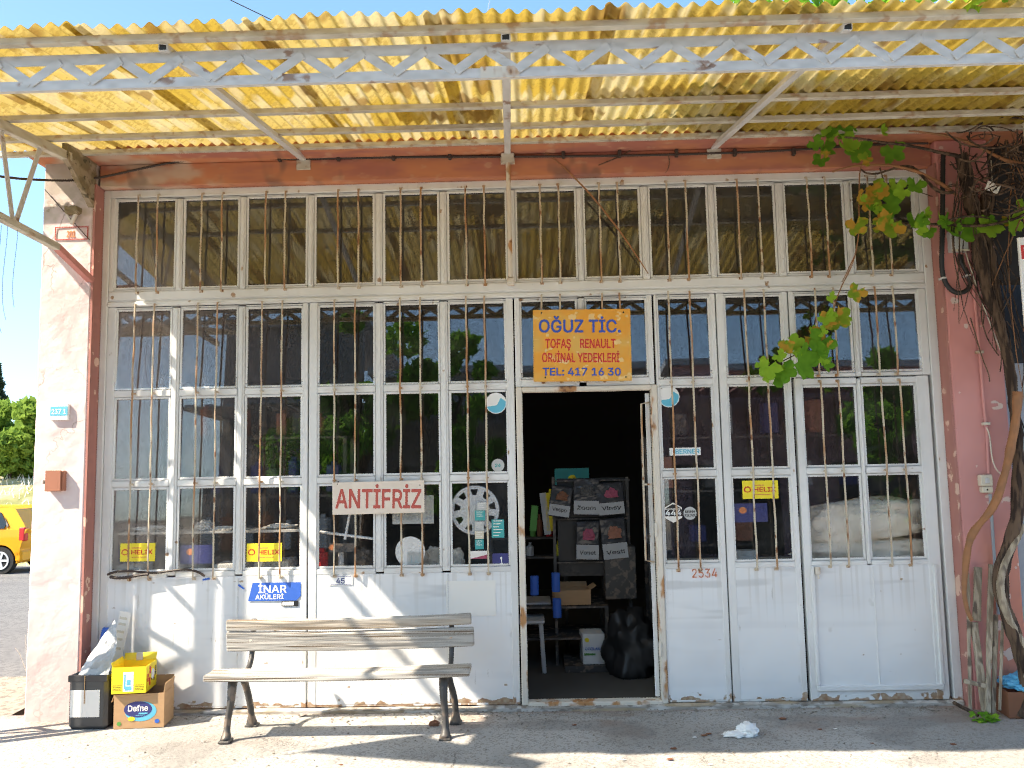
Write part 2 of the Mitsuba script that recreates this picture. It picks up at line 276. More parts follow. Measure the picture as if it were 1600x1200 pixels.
obj('verge', sheet(-7.5, -3.75, -9, 1.35, -0.012, 60, 90, lambda X, Y: (meshkit.fbm(np.stack([X*1.7, Y*1.7, 0*X], -1), 4)-.5)*.05 - .02), 'm_dirt', kind='structure', label='dusty broken verge left of the corner pillar', smooth=True)
obj('road', sheet(-60, -3.5, 1.35, 15.5, 0.0, 2, 8, lambda X, Y: -.045-.30*(Y-1.35)/11.5), 'm_asphalt', kind='structure', label='grey asphalt side road beyond the pillar')
obj('street', sheet(-60, 60, -40, -9, -0.05), 'm_asphalt', kind='structure', label='asphalt street in front of the workshops')
hill = sheet(-120, 60, 14.6, 90, -.45, 160, 90, lambda X, Y: (lambda t: t*t*(3-2*t))(np.clip((Y-14.6)/5.4, 0, 1))*2.15 + np.clip(Y-20, 0, 60)*.02 + .35*np.clip((Y-14.6)/3, 0, 1)*(meshkit.fbm(np.stack([X*.6, Y*.6, 0*X], -1), 3)-.5))
obj('hill', hill, 'm_hill', kind='structure', label='dry grassy bank behind the side road', smooth=True)

# ------------------------------------------------------------------ shop building
B = thing('shop_building', 'pink and red plastered workshop building behind the glazed shopfront', 'building')
PX0, PX1, PP = -3.46, -3.095, -0.15
pil = sub(bx(PX0, PX1-.004, PP, .0, -.1, 4.0, .008), .12); dent(pil, .004, 5)
obj('pillar', pil, 'm_whiteplaster', B, label='white plastered corner pillar with peeling paint and cracks at its foot')
obj('reveal', bx(PX1-.003, PX1+.012, PP+.002, .05, -.1, 3.72), 'm_red', B, label='red painted inner side of the white corner pillar')
cv = [(PX1-.035, -.12, 3.53), (PX1-.035, -.52, 3.775), (PX1-.035, -.52, 3.88), (PX1-.035, -.12, 3.88)]
cm = trimesh.Trimesh(np.array(cv + [(PX1+.0, y, z) for _, y, z in cv])).convex_hull
obj('corbel', dent(sub(cm, .04), .012, 9, 3), 'm_moss', B, label='mossy crumbling corbel at the top of the corner pillar')
obj('fascia', bx(PX1+.012, 2.87, -.10, .12, 3.712, 3.875, .006), 'm_fascia', B, label='orange painted lintel above the top windows')
obj('slab', bx(PX0-.05, 4.3, -.30, 6.2, 3.877, 4.06, .01), 'm_fascia', B, label='red painted concrete slab edge under the canopy')
rp = sub(bx(2.875, 3.24, -.15, .05, -.1, 3.876, .012), .15); dent(rp, .005, 5, 2)
obj('pillar', rp, 'm_pink', B, label='pink plastered pillar right of the shopfront')
obj('reveal', bx(2.862, 2.8755, -.146, .06, -.1, 3.71), 'm_red', B, label='red painted inner side of the pink pillar')
obj('side_wall', bx(PX0+.02, PX1-.03, .0, 6.2, -.1, 4.0), 'm_whiteplaster', B)
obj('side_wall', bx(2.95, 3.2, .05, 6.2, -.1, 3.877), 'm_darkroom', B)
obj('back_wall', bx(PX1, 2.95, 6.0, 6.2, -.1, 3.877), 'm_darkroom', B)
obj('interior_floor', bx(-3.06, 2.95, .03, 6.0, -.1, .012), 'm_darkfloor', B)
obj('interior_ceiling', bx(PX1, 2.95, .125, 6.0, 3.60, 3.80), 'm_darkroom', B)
obj('plinth', dent(sub(bx(-3.08, 2.86, -.055, .03, -.05, .03, .01),   .06), .008, 9), 'm_sill', B, label='chipped painted sill at the foot of the shopfront')
# notice frame painted on the pillar
pf = thing('painted_number', 'faint red painted rectangle with a number on the white pillar', 'marking')
a, b = at(86, 356, PP-.006), at(137, 374, PP-.006)
z0, z1, x0, x1 = b[2], a[2], a[0], b[0]
obj('border', cat_([bx(x0, x1, PP-.007, PP-.003, z, z+.006) for z in (z0, z1)] + [bx(x, x+.006, PP-.0065, PP-.003, z0+.006, z1) for x in (x0, x1-.006)]), 'm_antired', pf)
obj('lettering', text('201', x0+.085, x0+.145, z0+.02, PP-.003, .045), 'm_orange', pf)

# ------------------------------------------------------------------ shopfront
S = thing('shopfront', 'white painted steel and glass shopfront with rusty window bars', 'shopfront')
GY = 0.0
def pane_mesh(x0, x1, z0, z1):
    y = GY + .003 + rng.uniform(-.0015, .0015); tx, tz = rng.uniform(-.0022, .0022), rng.uniform(-.0022, .0022)
    tz += (.062 if 2.2 < z0 < 2.3 else .0227)*(z1-z0); y -= tz/2        # the old panes lean back a little
    return trimesh.Trimesh(np.array([(x0, y-tx, z0-0), (x1, y+tx, z0), (x1, y+tx+tz, z1), (x0, y-tx+tz, z1)]), np.array([[0, 1, 2], [0, 2, 3]]), process=False)
def bead(x0, x1, z0, z1, w=.013, y0=-.012, y1=.004):
    j = lambda: rng.uniform(-.002, .003)
    return [bx(x0-.002, x0+w+j(), y0, y1, z0, z1, .003), bx(x1-w-j(), x1+.002, y0, y1, z0, z1, .003), bx(x0+w, x1-w, y0+.001, y1, z0-.002, z0+w+j(), .003), bx(x0+w, x1-w, y0+.001, y1, z1-w-j(), z1+.002, .003)]
def winbar(x, z0, z1, ties=(), parent=S):
    y = -.052; n = max(6, int((z1-z0)/.16)); pts = [(x, -.02, z0-.0), (x, y+.004, z0+.003)]
    for i in range(1, n): 
        t = i/n; pts.append((x + rng.uniform(-.0035, .0035), y + rng.uniform(-.003, .003), z0 + (z1-z0)*t))
    pts += [(x, y+.004, z1-.003), (x, -.02, z1)]
    ms = [tube(pts, .0068, 6)]
    for z in ties: ms.append(bx(x-.011, x+.011, -.05, -.018, z-.006, z+.006, .002))
    ms += [bx(x-.014, x+.014, -.032, -.02, zz-.010, zz+.010, .003) for zz in (z0, z1)]
    obj('security_bar', cat_(ms), 'm_bar', parent)
def leaf(name, X0, X1, Z0, Z1, cols, rows, label, bars=(), barz=(.93, 2.87), ties=(), panel=None, yf=-.022, solid=(), extra=None):
    """one framed leaf: stiles, rails and muntins around its panes"""
    k = lab(key(name, S), label)
    ms = []
    cols = sorted(cols); rows = sorted(rows)
    lo = rows[0][0] if rows else Z1
    ms.append(bx(X0, cols[0][0], yf, .03, Z0, Z1, .004)); ms.append(bx(cols[-1][1], X1, yf, .03, Z0, Z1, .004))
    for (a, b), (c, d) in zip(cols, cols[1:]):
        ms.append(bx(b, c, .003, .028, lo-.03, Z1-.012)); ms.append(bx(b+.006, c-.006, yf+.004, .0035, lo-.03, Z1-.012, .004)); ms.append(bx(b+(c-b)*.32, c-(c-b)*.32, yf-.005, yf+.006, lo, Z1-.02, .003))
    ed = [Z0 if panel is None else panel[1]] + [v for r in rows for v in r] + [Z1]
    for i in range(0, len(ed), 2):
        for (a, b) in cols:
            ms.append(bx(a, b, .0025, .029, ed[i], ed[i+1])); ms.append(bx(a-.002, b+.002, yf+.0025, .003, ed[i]+(.005 if i else 0), ed[i+1]-(.005 if i+2 < len(ed) else .005), .004))
    for (a, b) in cols:
        for (c, d) in rows: ms += bead(a, b, c, d)
    obj('frame', cat_(ms), 'm_paint', k)
    for (a, b) in cols:
        for (c, d) in rows: obj('pane', pane_mesh(a, b, c, d), 'm_glass', k)
    if panel:
        pz0, pz1 = panel; obj('bottom_rail', bx(X0+.001, X1-.001, yf+.006, .02, Z0, pz0+.012, .003), 'm_paint', k); pm = sub(bx(X0+.012, X1-.012, yf+.004, .012, pz0, pz1, .002), .09)
        f = meshkit.fbm(pm.vertices*np.array([2.2, 0, 2.2]) + X0*3, 3)-.5; pm.vertices[:, 1] += f*.008
        obj('panel', pm, 'm_panel', k, smooth=30)
        seams = np.linspace(X0, X1, len(cols)+1)[1:-1] if len(cols) > 1 else []
        if len(seams): obj('panel_seam', cat_([bx(s-.004, s+.004, yf-.0025, yf+.006, pz0+.01, pz1-.01, .001) for s in seams[len(seams)//2:len(seams)//2+1]]), 'm_paint', k)
    for x in bars: winbar(x, barz[0], barz[1], ties, k)
    return k
# outer frame
obj('outer_frame', cat_([bx(-3.083, -3.035, -.03, .05, 0.02, 3.71, .005), bx(2.80, 2.862, -.03, .05, 0.02, 3.71, .005), bx(-3.035, 2.80, -.031, .05, 3.655, 3.711, .005),
    bx(-3.035, 2.80, -.034, .05, 2.848, 2.882, .006), bx(-3.035, 2.80, -.028, .05, 2.893, 2.958, .006), bx(-3.033, 2.798, -.018, .045, 2.88, 2.895)]), 'm_paint', S)
TX = [(-3.0, -2.555), (-2.499, -2.089), (-2.035, -1.593), (-1.542, -1.104), (-1.043, -.635), (-.579, -.149), (-.084, .354), (.405, .814), (.874, 1.299), (1.35, 1.779), (1.843, 2.27), (2.321, 2.765)]
tb = [(214, 245), (314, 346), (415, 445), (528, 560), (626, 658), (728, 757), (845, 874), (938, 967), (1044, 1074), (1155, 1188), (1265, 1293), (1360, 1390)]
tbx = [at(u, 385-i*2.6, -.05)[0] for i, pr in enumerate(tb) for u in pr]
leaf('transom_row', -3.033, 2.798, 2.96, 3.653, TX, [(2.977, 3.642)], 'upper row of twelve window panes reflecting the yellow canopy', bars=tbx, barz=(2.945, 3.668))
R2, R3, R4 = (2.245, 2.828), (1.603, 2.19), (.967, 1.55)
lowb = lambda us, y: [at(u, y, -.05)[0] for u in us]
leaf('window_leaf', -3.033, -1.583, .035, 2.845, [(-2.974, -2.569), (-2.504, -2.092), (-2.032, -1.621)], [R4, R3, R2], 'leftmost three-column window leaf with sunlit lower panel', bars=lowb((205, 236, 305, 336, 407, 439), 690), barz=(.915, 2.862), ties=(1.575, 2.215), panel=(.05, .925))
leaf('window_leaf', -1.573, -.116, .035, 2.845, [(-1.515, -1.106), (-1.042, -.643), (-.579, -.166)], [R4, R3, R2], 'three-column window leaf behind the bench, left of the doorway', bars=lowb((522, 555, 626, 658, 731, 760), 690), barz=(.915, 2.862), ties=(1.575, 2.215), panel=(.05, .925))
leaf('door_transom', -.106, .872, 2.205, 2.845, [(-.067, .343), (.397, .835)], [(2.262, 2.828)], 'short window above the doorway behind the orange sign', bars=lowb((847, 876, 942, 969), 500), barz=(2.235, 2.862))
leaf('window_leaf', .887, 1.318, .035, 2.845, [(.902, 1.281)], [R4, R3, R2], 'narrow window leaf right of the doorway', bars=lowb((1053, 1087), 690), barz=(.915, 2.862), ties=(1.575, 2.215), panel=(.05, .925))
leaf('window_leaf', 1.328, 1.828, .035, 2.845, [(1.38, 1.79)], [R4, R3, R2], 'narrow window leaf second from the doorway with a yellow sticker', bars=lowb((1174, 1205), 690), barz=(.915, 2.862), ties=(1.575, 2.215), panel=(.05, .925))
leaf('window_leaf', 1.838, 2.798, 2.232, 2.845, [(1.872, 2.275), (2.323, 2.745)], [(2.262, 2.828)], 'upper right pair of panes with vine leaves hanging before them', bars=lowb((1277, 1306, 1371, 1399), 520), barz=(2.24, 2.862))
leaf('wicket_door', 1.848, 2.775, .034, 2.226, [(1.898, 2.275), (2.31, 2.69)], [R4, (1.603, 2.175)], 'right-hand wicket door with sacks behind its lower panes', bars=lowb((1290, 1318, 1385, 1415), 730), barz=(.925, 2.20), ties=(1.575,), panel=(.08, .93), yf=-.03)
ms = [bx(1.89, 2.735, -.045, -.028, .10, .135, .004), bx(1.885, 1.91, -.044, -.028, .135, .93, .004), bx(2.715, 2.74, -.044, -.028, .135, .93, .004)]
obj('wicket_trim', cat_(ms), 'm_paint', S)
obj('door_frame', cat_([bx(-.106, -.062, -.036, .05, .03, 2.203, .006), bx(.845, .886, -.036, .05, .03, 2.203, .006), bx(-.062, .845, -.036, .05, 2.168, 2.2025, .006), bx(-.064, .847, -.04, .06, .02, .052, .006)]), 'm_rustpaint', S, label='rust-streaked frame of the open doorway')
# open door leaf swung inwards on the right
od = lab(key('door_leaf', S), 'white door leaf swung open into the dark shop')
DL = lambda mm: rotz(mm, -7.5, (.835, .04, 0))
dm = [bx(.808, .84, .04, .085, .06, 2.15, .004), bx(.808, .84, .80, .84, .06, 2.15, .004)] + [bx(.81, .838, .085, .80, z, z+.05, .004) for z in (.06, .9, 1.55, 2.10)]
obj('frame', DL(cat_(dm)), 'm_paint', od); obj('panel', DL(bx(.818, .830, .085, .80, .11, .9)), 'm_panel', od)
obj('door_grille', cat_([tube([(.83, .02, 2.08), (.775, .0, 2.07), (.77, .0, .985), (.83, .02, .97)], .008), bx(.772, .83, -.006, .006, 1.50, 1.512)]), 'm_bar', od)
for z in (.35, 1.15, 1.9): obj('hinge', tube([(.842, -.042, z), (.842, -.042, z+.09)], .011, 8), 'm_rustpaint', S)
obj('latch', cat_([bx(1.915, 1.945, -.06, -.03, .875, .925, .004), tube([(1.93, -.045, .875), (1.935, -.05, .845)], .006)]), 'm_rustpaint', S)

# ------------------------------------------------------------------ canopy
K = thing('canopy', 'yellow translucent corrugated canopy on a grey steel truss above the shopfront', 'canopy')
SL = .135
zr = lambda p: 3.575 + (2.27-p)*SL           # underside of the rafters at p metres before the glass
WV = .0735
def corr(x0, nw, p0, p1, dz, seed):
    nx, ny = nw*10+1, 14
    xs = x0 + np.arange(nx)*WV/10; ps = np.linspace(p0, p1, ny)
    X, P = np.meshgrid(xs, ps, indexing='ij')
    sag = (meshkit.fbm(np.stack([X*1.1+seed, P*1.6, 0*X], -1), 2)-.5)*.014
    Z = 3.575 + (2.27-P)*SL + .068 + .013*(1+np.sin(2*np.pi*(X+3.68)/WV)) + dz + sag
    rag = np.where(np.arange(ny) == ny-1, 1, 0)[None, :]*(.012*np.sin(X*9+seed) + .006)
    v = np.c_[X.ravel(), -(P+rag).ravel(), Z.ravel()]; i, j = np.meshgrid(np.arange(nx-1), np.arange(ny-1), indexing='ij'); a = (i*ny+j).ravel()
    return trimesh.Trimesh(v, np.vstack([np.c_[a, a+1, a+ny+1], np.c_[a, a+ny+1, a+ny]]), process=False)
for i in range(10):
    x0 = -3.68 + i*11*WV
    if i in (5, 6, 7, 8, 9):
        obj('roofing_sheet', corr(x0, 12, 1.12, 2.45 + rng.uniform(-.02, .02), .004*(i % 2)+.004, i), 'm_roof', K, smooth=True)
        obj('roofing_sheet', corr(x0, 12, .29, 1.30, .004*(i % 2)-.004, i+20), 'm_roof', K, smooth=True)
    else:
        obj('roofing_sheet', corr(x0, 12, .29, 2.45 + rng.uniform(-.02, .02), .006*(i % 2), i), 'm_roof', K, smooth=True)
obj('roofing_sheet', corr(-3.68+39*WV, 9, .72, 1.02, .018, 40), 'm_roof', K, smooth=True, label='small patch sheet over a gap in the yellow roofing')
for p in (2.35, 1.16, .70, .31):
    obj('purlin', bar((-3.95, -p, zr(p)+.050), (4.3, -p, zr(p)+.050), .04, .034, b=.003), 'm_dirtysteel', K)
for xa, xb in ((-1.66, -1.60), (-.08, -.13), (1.47, 1.34), (3.6, 3.6)):
    e = (2.33, zr(2.33)+.0165); w0 = (.12, zr(.12)+.0165)
    tubew = bar((xa, -e[0], e[1]), (xb, -w0[0], w0[1]), .045, .034, b=.003)
    r = obj('rafter', tubew, 'm_steel', K)
    obj('open_end', bx(xa-.016, xa+.016, -e[0]-.0015, -e[0]+.004, e[1]-.012, e[1]+.012), 'm_black', r)
    obj('wall_plate', bx(xb-.05, xb+.05, -.115, -.098, 3.80, 3.872, .003), 'm_dirtysteel', K)
obj('edge_rail', bar((-3.93, -.29, zr(.29)+.05), (-3.93, -2.37, zr(2.37)+.05), .045, .034, b=.003), 'm_dirtysteel', K)
# front truss
TR = lab(key('truss', K), 'grey painted zigzag truss along the canopy front')
py = -2.27; zb0, zb1, zt0, zt1 = 3.410, 3.458, 3.530, 3.582
for nme, za, zz, yy in (('bottom_chord', zb0, zb1, 0), ('top_chord', zt0, zt1, 0)):
    mm = cat_([bx(-4.2, 4.4, py-.02, py-.014, za, zz, .0015), bx(-4.2, 4.4, py-.014, py+(.004 if nme[0] == 'b' else .03), za if nme[0] == 'b' else zz-.006, (za if nme[0] == 'b' else zz-.006)+.006)])
    obj(nme, mm, 'm_steel', TR)
sp = .283; xn = -1.87 - 9*sp
for i in range(31):
    xc = xn + i*sp
    for s in (-1, 1):
        obj('diagonal', bar((xc, py-.0165+.003*s-.0075, zt0+.015), (xc+s*sp*.5, py-.0165+.003*s-.0075, zb1-.015), .005, .044, upv=(s*.55, 0, .83), b=.001), 'm_steel', TR)
obj('splice_plate', bx(-.20, -.02, py-.026, py-.0205, zb0-.004, zb1+.004, .001), 'm_rustpaint', TR)
for x in (-3.12,):
    BR = lab(key('bracket_truss', K), 'side bracket truss tying the canopy to the white pillar')
    up0 = lambda p: 3.765 - .114*(p-.54)
    obj('upper_chord', bar((x, -.45, up0(.45)+.03), (x, -2.25, up0(2.25)+.03), .05, .06, b=.003), 'm_dirtysteel', BR)
    obj('lower_chord', cat_([bar((x, -.55, 3.15), (x, -2.25, 3.20), .045, .045, b=.003)]), 'm_dirtysteel', BR)
    obj('foot_strut', bar((x+.015, -.13, 3.02), (x, -.56, 3.15), .045, .045, b=.003), 'm_pink', BR, label='pink painted foot of the bracket running into the pillar')
    for pa, pb in ((1.20, 1.05), (.79, 1.02), (1.55, 1.85), (2.15, 1.88)):
        obj('web', bar((x, -pa, up0(pa)+.01), (x, -pb, 3.18), .008, .042, upv=(0, 1, 0), b=.002), 'm_steel', BR)
pole = thing('support_pole', 'thin rusty cream pipe standing before the middle of the top windows', 'pole')
obj('pipe', tube([(-.125, -.13, 3.0-.03), (-.128, -.13, 3.86)], .017, 10), 'm_rustpaint', pole, smooth=40)
obj('foot', bx(-.15, -.10, -.15, -.03, 2.93, 2.965, .004), 'm_rustpaint', pole); obj('head', bx(-.175, -.085, -.15, -.102, 3.80, 3.87, .004), 'm_dirtysteel', pole)
# loose sheet and lattice mast left of the frame: they shade the pavement and panels
ls = np.array([(-4.35, -2.21, 3.30), (-3.73, -1.93, 3.36), (-2.98, -2.50, 3.40), (-3.05, -2.62, 3.40)])
lm = trimesh.Trimesh(np.vstack([ls, ls+[0, 0, .004]])).convex_hull
obj('loose_metal_sheet', lm, 'm_dirtysteel', label='loose metal sheet sticking out at the left front corner of the canopy', cat='metal sheet')
MT = thing('lattice_mast', 'slim steel lattice mast standing left of the corner pillar', 'mast')
mx = -3.70
for pa, pb in ((.439, .488), (.632, .694)): obj('leg', bx(mx-.012, mx+.012, -pb, -pa, -.1, 3.45, .003), 'm_steel', MT)
for i in range(-2, 3):
    z = .62*i
    for (p0, z0), (p1, z1) in (((.464, 2.13), (.664, 2.187)), ((.459, 1.667), (.654, 1.902)), ((.494, 1.417), (.654, 1.982))):
        if -.05 < z0+z and z1+z < 3.4: obj('brace', bar((mx, -p0, z0+z), (mx, -p1, z1+z), .024, .034, upv=(1, 0, 0)), 'm_steel', MT)
obj('side_plate', bx(mx-.012, mx+.012, -.791, -.721, -.1, 3.4, .003), 'm_steel', MT)

# ------------------------------------------------------------------ signs
sg = thing('shop_sign', 'orange shop sign with blue and red lettering above the doorway', 'sign')
SY = -.075
a, b = at(832, 485, SY), at(988, 594, SY)
bm = roty(bx(a[0], b[0], SY, SY+.006, b[2]-.0, a[2]+.0, .002), .6, ((a[0]+b[0])/2, SY, (a[2]+b[2])/2))
obj('board', bm, 'm_yellowsign', sg)
def sline(s, u0, v0, u1, v1, m, parent, y, bold=True):
    p, q = at(u0, v1, y), at(u1, v1, y); t = at(u0, v0, y)
    mm = text(s, p[0], q[0], 0, y, t[2]-p[2], .0022, bold); ang = math.degrees(math.atan2(q[2]-p[2], q[0]-p[0]))
    mv(mm, 0, 0, p[2]); roty(mm, -ang, p); return obj('lettering', mm, m, parent)
sline('OĞUZ TİC.', 842, 500, 970, 519, 'm_signblue', sg, SY); sline('TOFAŞ    RENAULT', 852, 530, 962, 543.5, 'm_signred', sg, SY)
sline('ORJİNAL YEDEKLERİ', 847, 552, 968, 565.5, 'm_signred', sg, SY); sline('TEL: 417 16 30', 848, 575, 970, 586.5, 'm_signblue', sg, SY)
for u, v in ((846, 489), (974, 488), (978, 589), (852, 590)):
    p = at(u, v, SY); obj('screw', disc(p[0], p[2], SY-.0005, .006, .003, 10), 'm_black', sg)
sg = thing('antifreeze_sign', 'cream ANTİFRİZ sign with red hand-painted letters tied to the bars', 'sign')
AY = -.07
a, b = at(519, 754, AY), at(663, 802, AY); obj('board', roty(bx(a[0], b[0], AY, AY+.005, b[2], a[2], .002), -.4, (a[0], AY, a[2])), 'm_cream', sg)
sline('ANTİFRİZ', 524, 765, 658, 793.5, 'm_antired', sg, AY, True)
for u, v in ((527, 757), (656, 758)):
    p = at(u, v, AY); obj('wire_tie', tube([(p[0], AY-.003, p[2]), (p[0]+.004, -.05, p[2]+.02)], .003), 'm_black', sg)

# stickers on the panes
def scallop(x, z, r, y, m, parent, name='emblem'):
    pts = []
    for i in range(29):
        g = math.radians(-25 + 230*i/28); rr = r*(1 + .07*abs(math.cos(g*5))); pts.append((x+rr*math.cos(g), z+rr*math.sin(g)*.95))
    pts += [(x-.35*r, z-.75*r), (x+.35*r, z-.75*r)]
    mm = poly3(pts, .0012); mv(mm, 0, y); return obj(name, mm, m, parent)
ST = -.0045
def helix(u, v, label, w=55, h=28):
    k = thing('oil_sticker', label, 'sticker', 'yellow oil brand stickers'); p = at(u, v, ST); hw, hh = w/444, h/444
    obj('backing', bx(p[0]-hw, p[0]+hw, ST, ST+.002, p[2]-hh, p[2]+hh), 'm_helixyellow', k)
    scallop(p[0]-hw*.72, p[2], .024, ST, 'm_brightred', k); scallop(p[0]-hw*.72, p[2], .016, ST-.001, 'm_helixyellow', k, 'emblem_field')
    obj('lettering', text('HELIX', p[0]-hw*.36, p[0]+hw*.86, p[2]-.014, ST-.0, .030, .0015), 'm_brightred', k)
    obj('small_print', cat_([bx(p[0]-hw*.34, p[0]+hw*.2, ST-.0012, ST, p[2]+.027, p[2]+.034), bx(p[0]-hw*.34, p[0]+hw*.55, ST-.0012, ST, p[2]-.036, p[2]-.031)]), 'm_orange', k)
helix(215, 863, 'yellow HELIX sticker in the lower corner of the leftmost window'); helix(413, 863, 'yellow HELIX sticker in the third window from the left'); helix(1188, 765, 'yellow HELIX sticker in the window right of the doorway')
def rect(name, u0, v0, u1, v1, m, label, cat, y=ST, group=None, parent=None, d=.002):
    a, b = at(u0, v0, y), at(u1, v1, y); return obj(name, bx(a[0], b[0], y, y+d, b[2], a[2]), m, parent, label=label, cat=cat, group=group)
for u, v in ((308, 865), (1172, 800)):
    k = thing('blue_oil_sticker', 'dark blue oil sticker with an orange shell in the second window' if u < 800 else 'dark blue oil sticker below the yellow one right of the doorway', 'sticker'); p = at(u, v, .02)
    obj('backing', bx(p[0]-.12, p[0]+.12, .02, .022, p[2]-.07, p[2]+.06), 'm_navy', k); scallop(p[0]-.05, p[2]+.01, .026, .02, 'm_orange', k)
def roundst(u, v, r, label):
    k = thing('round_sticker', label, 'sticker'); p = at(u, v, ST); r /= 222
    obj('backing', disc(p[0], p[2], ST, r), 'm_stickergray' if r < .07 else 'm_white', k); return k, p, r
for u, v, l in ((775, 630, 'round white and blue sticker at the top right of the window left of the doorway'), (1045, 620, 'round white and blue sticker at the top of the window right of the doorway')):
    k, p, r = roundst(u, v, 16.5, l)
    g = Point(p[0], p[2]).buffer(r*.93).intersection(Polygon([(p[0]-r, p[2]-r), (p[0]+r, p[2]-r), (p[0]+r, p[2]+.1*r), (p[0]+.45*r, p[2]+.5*r), (p[0]+.1*r, p[2]-.2*r), (p[0]-r, p[2]-.35*r)]))
    obj('blue_field', mv(poly3(g, .001), 0, ST-.003), 'm_cyan', k)
k, p, r = roundst(778, 727, 10, 'small round grey sticker beside the doorway, below the blue one'); obj('lettering', text('24', p[0]-.02, p[0]+.02, p[2]-.012, ST-.003, .022), 'm_teal', k)
k = thing('white_disc', 'large round white clock-like disc propped inside the lower window left of the hubcap', 'disc'); p = at(641, 862, .03)
obj('face', disc(p[0], p[2], .03, .105), 'm_white', k); obj('blue_tint', mv(poly3(Point(p[0], p[2]).buffer(.098).intersection(sbox(p[0]-.02, p[2]-.1, p[0]+.1, p[2]+.0)), .001), 0, .026), 'm_stickergray', k); obj('lettering', text('12', p[0]-.005, p[0]+.06, p[2]-.075, .026, .045, .001, False), 'm_cyan', k)
k = thing('number_sticker', 'small dark blue sticker with a white 1 beside the doorway', 'sticker'); p = at(783, 876, ST)
obj('backing', mv(poly3(Point(p[0], p[2]).buffer(.012).union(sbox(p[0]-.05, p[2]-.04, p[0]+.05, p[2]+.04)).buffer(.01), .002), 0, ST+.002), 'm_navy', k); obj('lettering', text('1', p[0]-.008, p[0]+.014, p[2]-.025, ST, .05), 'm_white', k)
k = thing('name_strip', 'white strip with blue BERNER lettering on the pane right of the doorway', 'sticker'); a, b = at(1046, 700, ST), at(1095, 711, ST)
obj('backing', bx(a[0], b[0], ST, ST+.002, b[2], a[2]), 'm_white', k); obj('lettering', text('BERNER', a[0]+.04, b[0]-.008, b[2]+.011, ST, .032), 'm_cyan', k)
k = thing('hexagon_sticker', 'white hexagonal 444 sticker low on the pane right of the doorway', 'sticker'); p = at(1052, 801, ST)
hx = lambda r: [(p[0]+r*math.cos(math.radians(30+60*i)), p[2]+r*math.sin(math.radians(30+60*i))) for i in range(6)]
obj('backing', mv(poly3(hx(.070), .002), 0, ST), 'm_paper', k); obj('band', bx(p[0]-.06, p[0]+.06, ST-.0035, ST-.002, p[2]-.024, p[2]+.022), 'm_black', k); obj('lettering', text('444', p[0]-.055, p[0]+.055, p[2]-.018, ST-.0035, .036), 'm_white', k)
obj('top_band', mv(poly3(Polygon(hx(.060)).intersection(sbox(p[0]-.1, p[2]+.028, p[0]+.1, p[2]+.058)), .001), 0, ST-.002), 'm_black', k)
k = thing('filter_sticker', 'small pale green round sticker beside the 444 sticker', 'sticker'); p = at(1078, 802, ST)
obj('backing', disc(p[0], p[2], ST, .045), 'm_stickergray', k); obj('lettering', cat_([text('MANN', p[0]-.033, p[0]+.033, p[2]+.004, ST-.003, .016), text('FILTER', p[0]-.036, p[0]+.036, p[2]-.022, ST-.003, .016)]), 'm_black', k)
k = thing('tape_strip', 'vertical strip of green and white labels hanging over the hubcap', 'labels')
for i, (u0, v0, u1, v1, m) in enumerate(((745, 785, 761, 797, 'm_stickergray'), (742, 798, 758, 813, 'm_teal'), (742, 815, 756, 829, 'm_stickergray'), (742, 830, 756, 842, 'm_beige'), (742, 843, 756, 858, 'm_teal'))):
    a, b = at(u0, v0, ST), at(u1, v1, ST); obj('tag', bx(a[0], b[0], ST, ST+.002, b[2], a[2]), m, k)
    obj('small_print', cat_([bx(a[0]+.01, b[0]-.012-.012*(j % 2), ST-.001, ST, a[2]-.012-.014*j, a[2]-.008-.014*j) for j in range(3)]), 'm_paper', k)
k = thing('pink_leaflet', 'small white and pink leaflet under the green labels', 'leaflet'); a, b = at(734, 861, ST), at(761, 873, ST)
obj('sheet', bx(a[0], b[0], ST, ST+.002, b[2], a[2]), 'm_paper', k); obj('pink_corner', mv(poly3([(a[0], b[2]), (b[0], b[2]), (b[0], b[2]+.028)], .001), 0, ST), 'm_pinkred', k)
k = thing('green_label', 'single green label right of the hubcap', 'sticker'); a, b = at(768, 812, ST), at(788, 840, ST); obj('backing', bx(a[0], b[0], ST, ST+.002, b[2], a[2]), 'm_teal', k)
obj('small_print', cat_([bx(a[0]+.01, b[0]-.012-.012*(j % 3), ST-.001, ST, a[2]-.012-.02*j, a[2]-.006-.02*j) for j in range(6)]), 'm_paper', k)
# hubcap
hp = at(742, 797, .03); k = thing('hubcap', 'silver spoked wheel cover hanging in the window left of the doorway', 'hubcap')
outer = Point(0, 0).buffer(.165, 24); holes = []
for i in range(9):
    g = 2*math.pi*i/9 + .2; c, s = math.cos(g), math.sin(g)
    holes.append(Polygon([(.108*c-.010*s, .108*s+.010*c), (.108*c+.010*s, .108*s-.010*c), (.142*c+.022*s, .142*s-.022*c), (.142*c-.022*s, .142*s+.022*c)]))
ring = outer
for q in holes: ring = ring.difference(q.buffer(.004))
obj('cover', mv(poly3(affinity.translate(ring, hp[0], hp[2]), .012), 0, .045), 'm_hubcap', k)
rr = [(.165*math.cos(t), .165*math.sin(t)) for t in np.linspace(0, 2*math.pi, 37)]
obj('rim', tube([(hp[0]+x, .035, hp[2]+z) for x, z in rr], .009, 6, False), 'm_hubcap', k, smooth=True); obj('hub', disc(hp[0], hp[2], .034, .04, .012, 24), 'm_hubcap', k)
k = thing('licence_plate', 'grey lettered plate behind the antifreeze sign', 'plate'); a, b = at(613, 775, .03), at(678, 818, .03); obj('backing', bx(a[0], b[0], .03, .034, b[2], a[2]), 'm_stickergray', k)
obj('lettering', text('GARANTİ 15', a[0]+.02, b[0]-.012, b[2]+.03, .03, .05), 'm_graymetal', k)
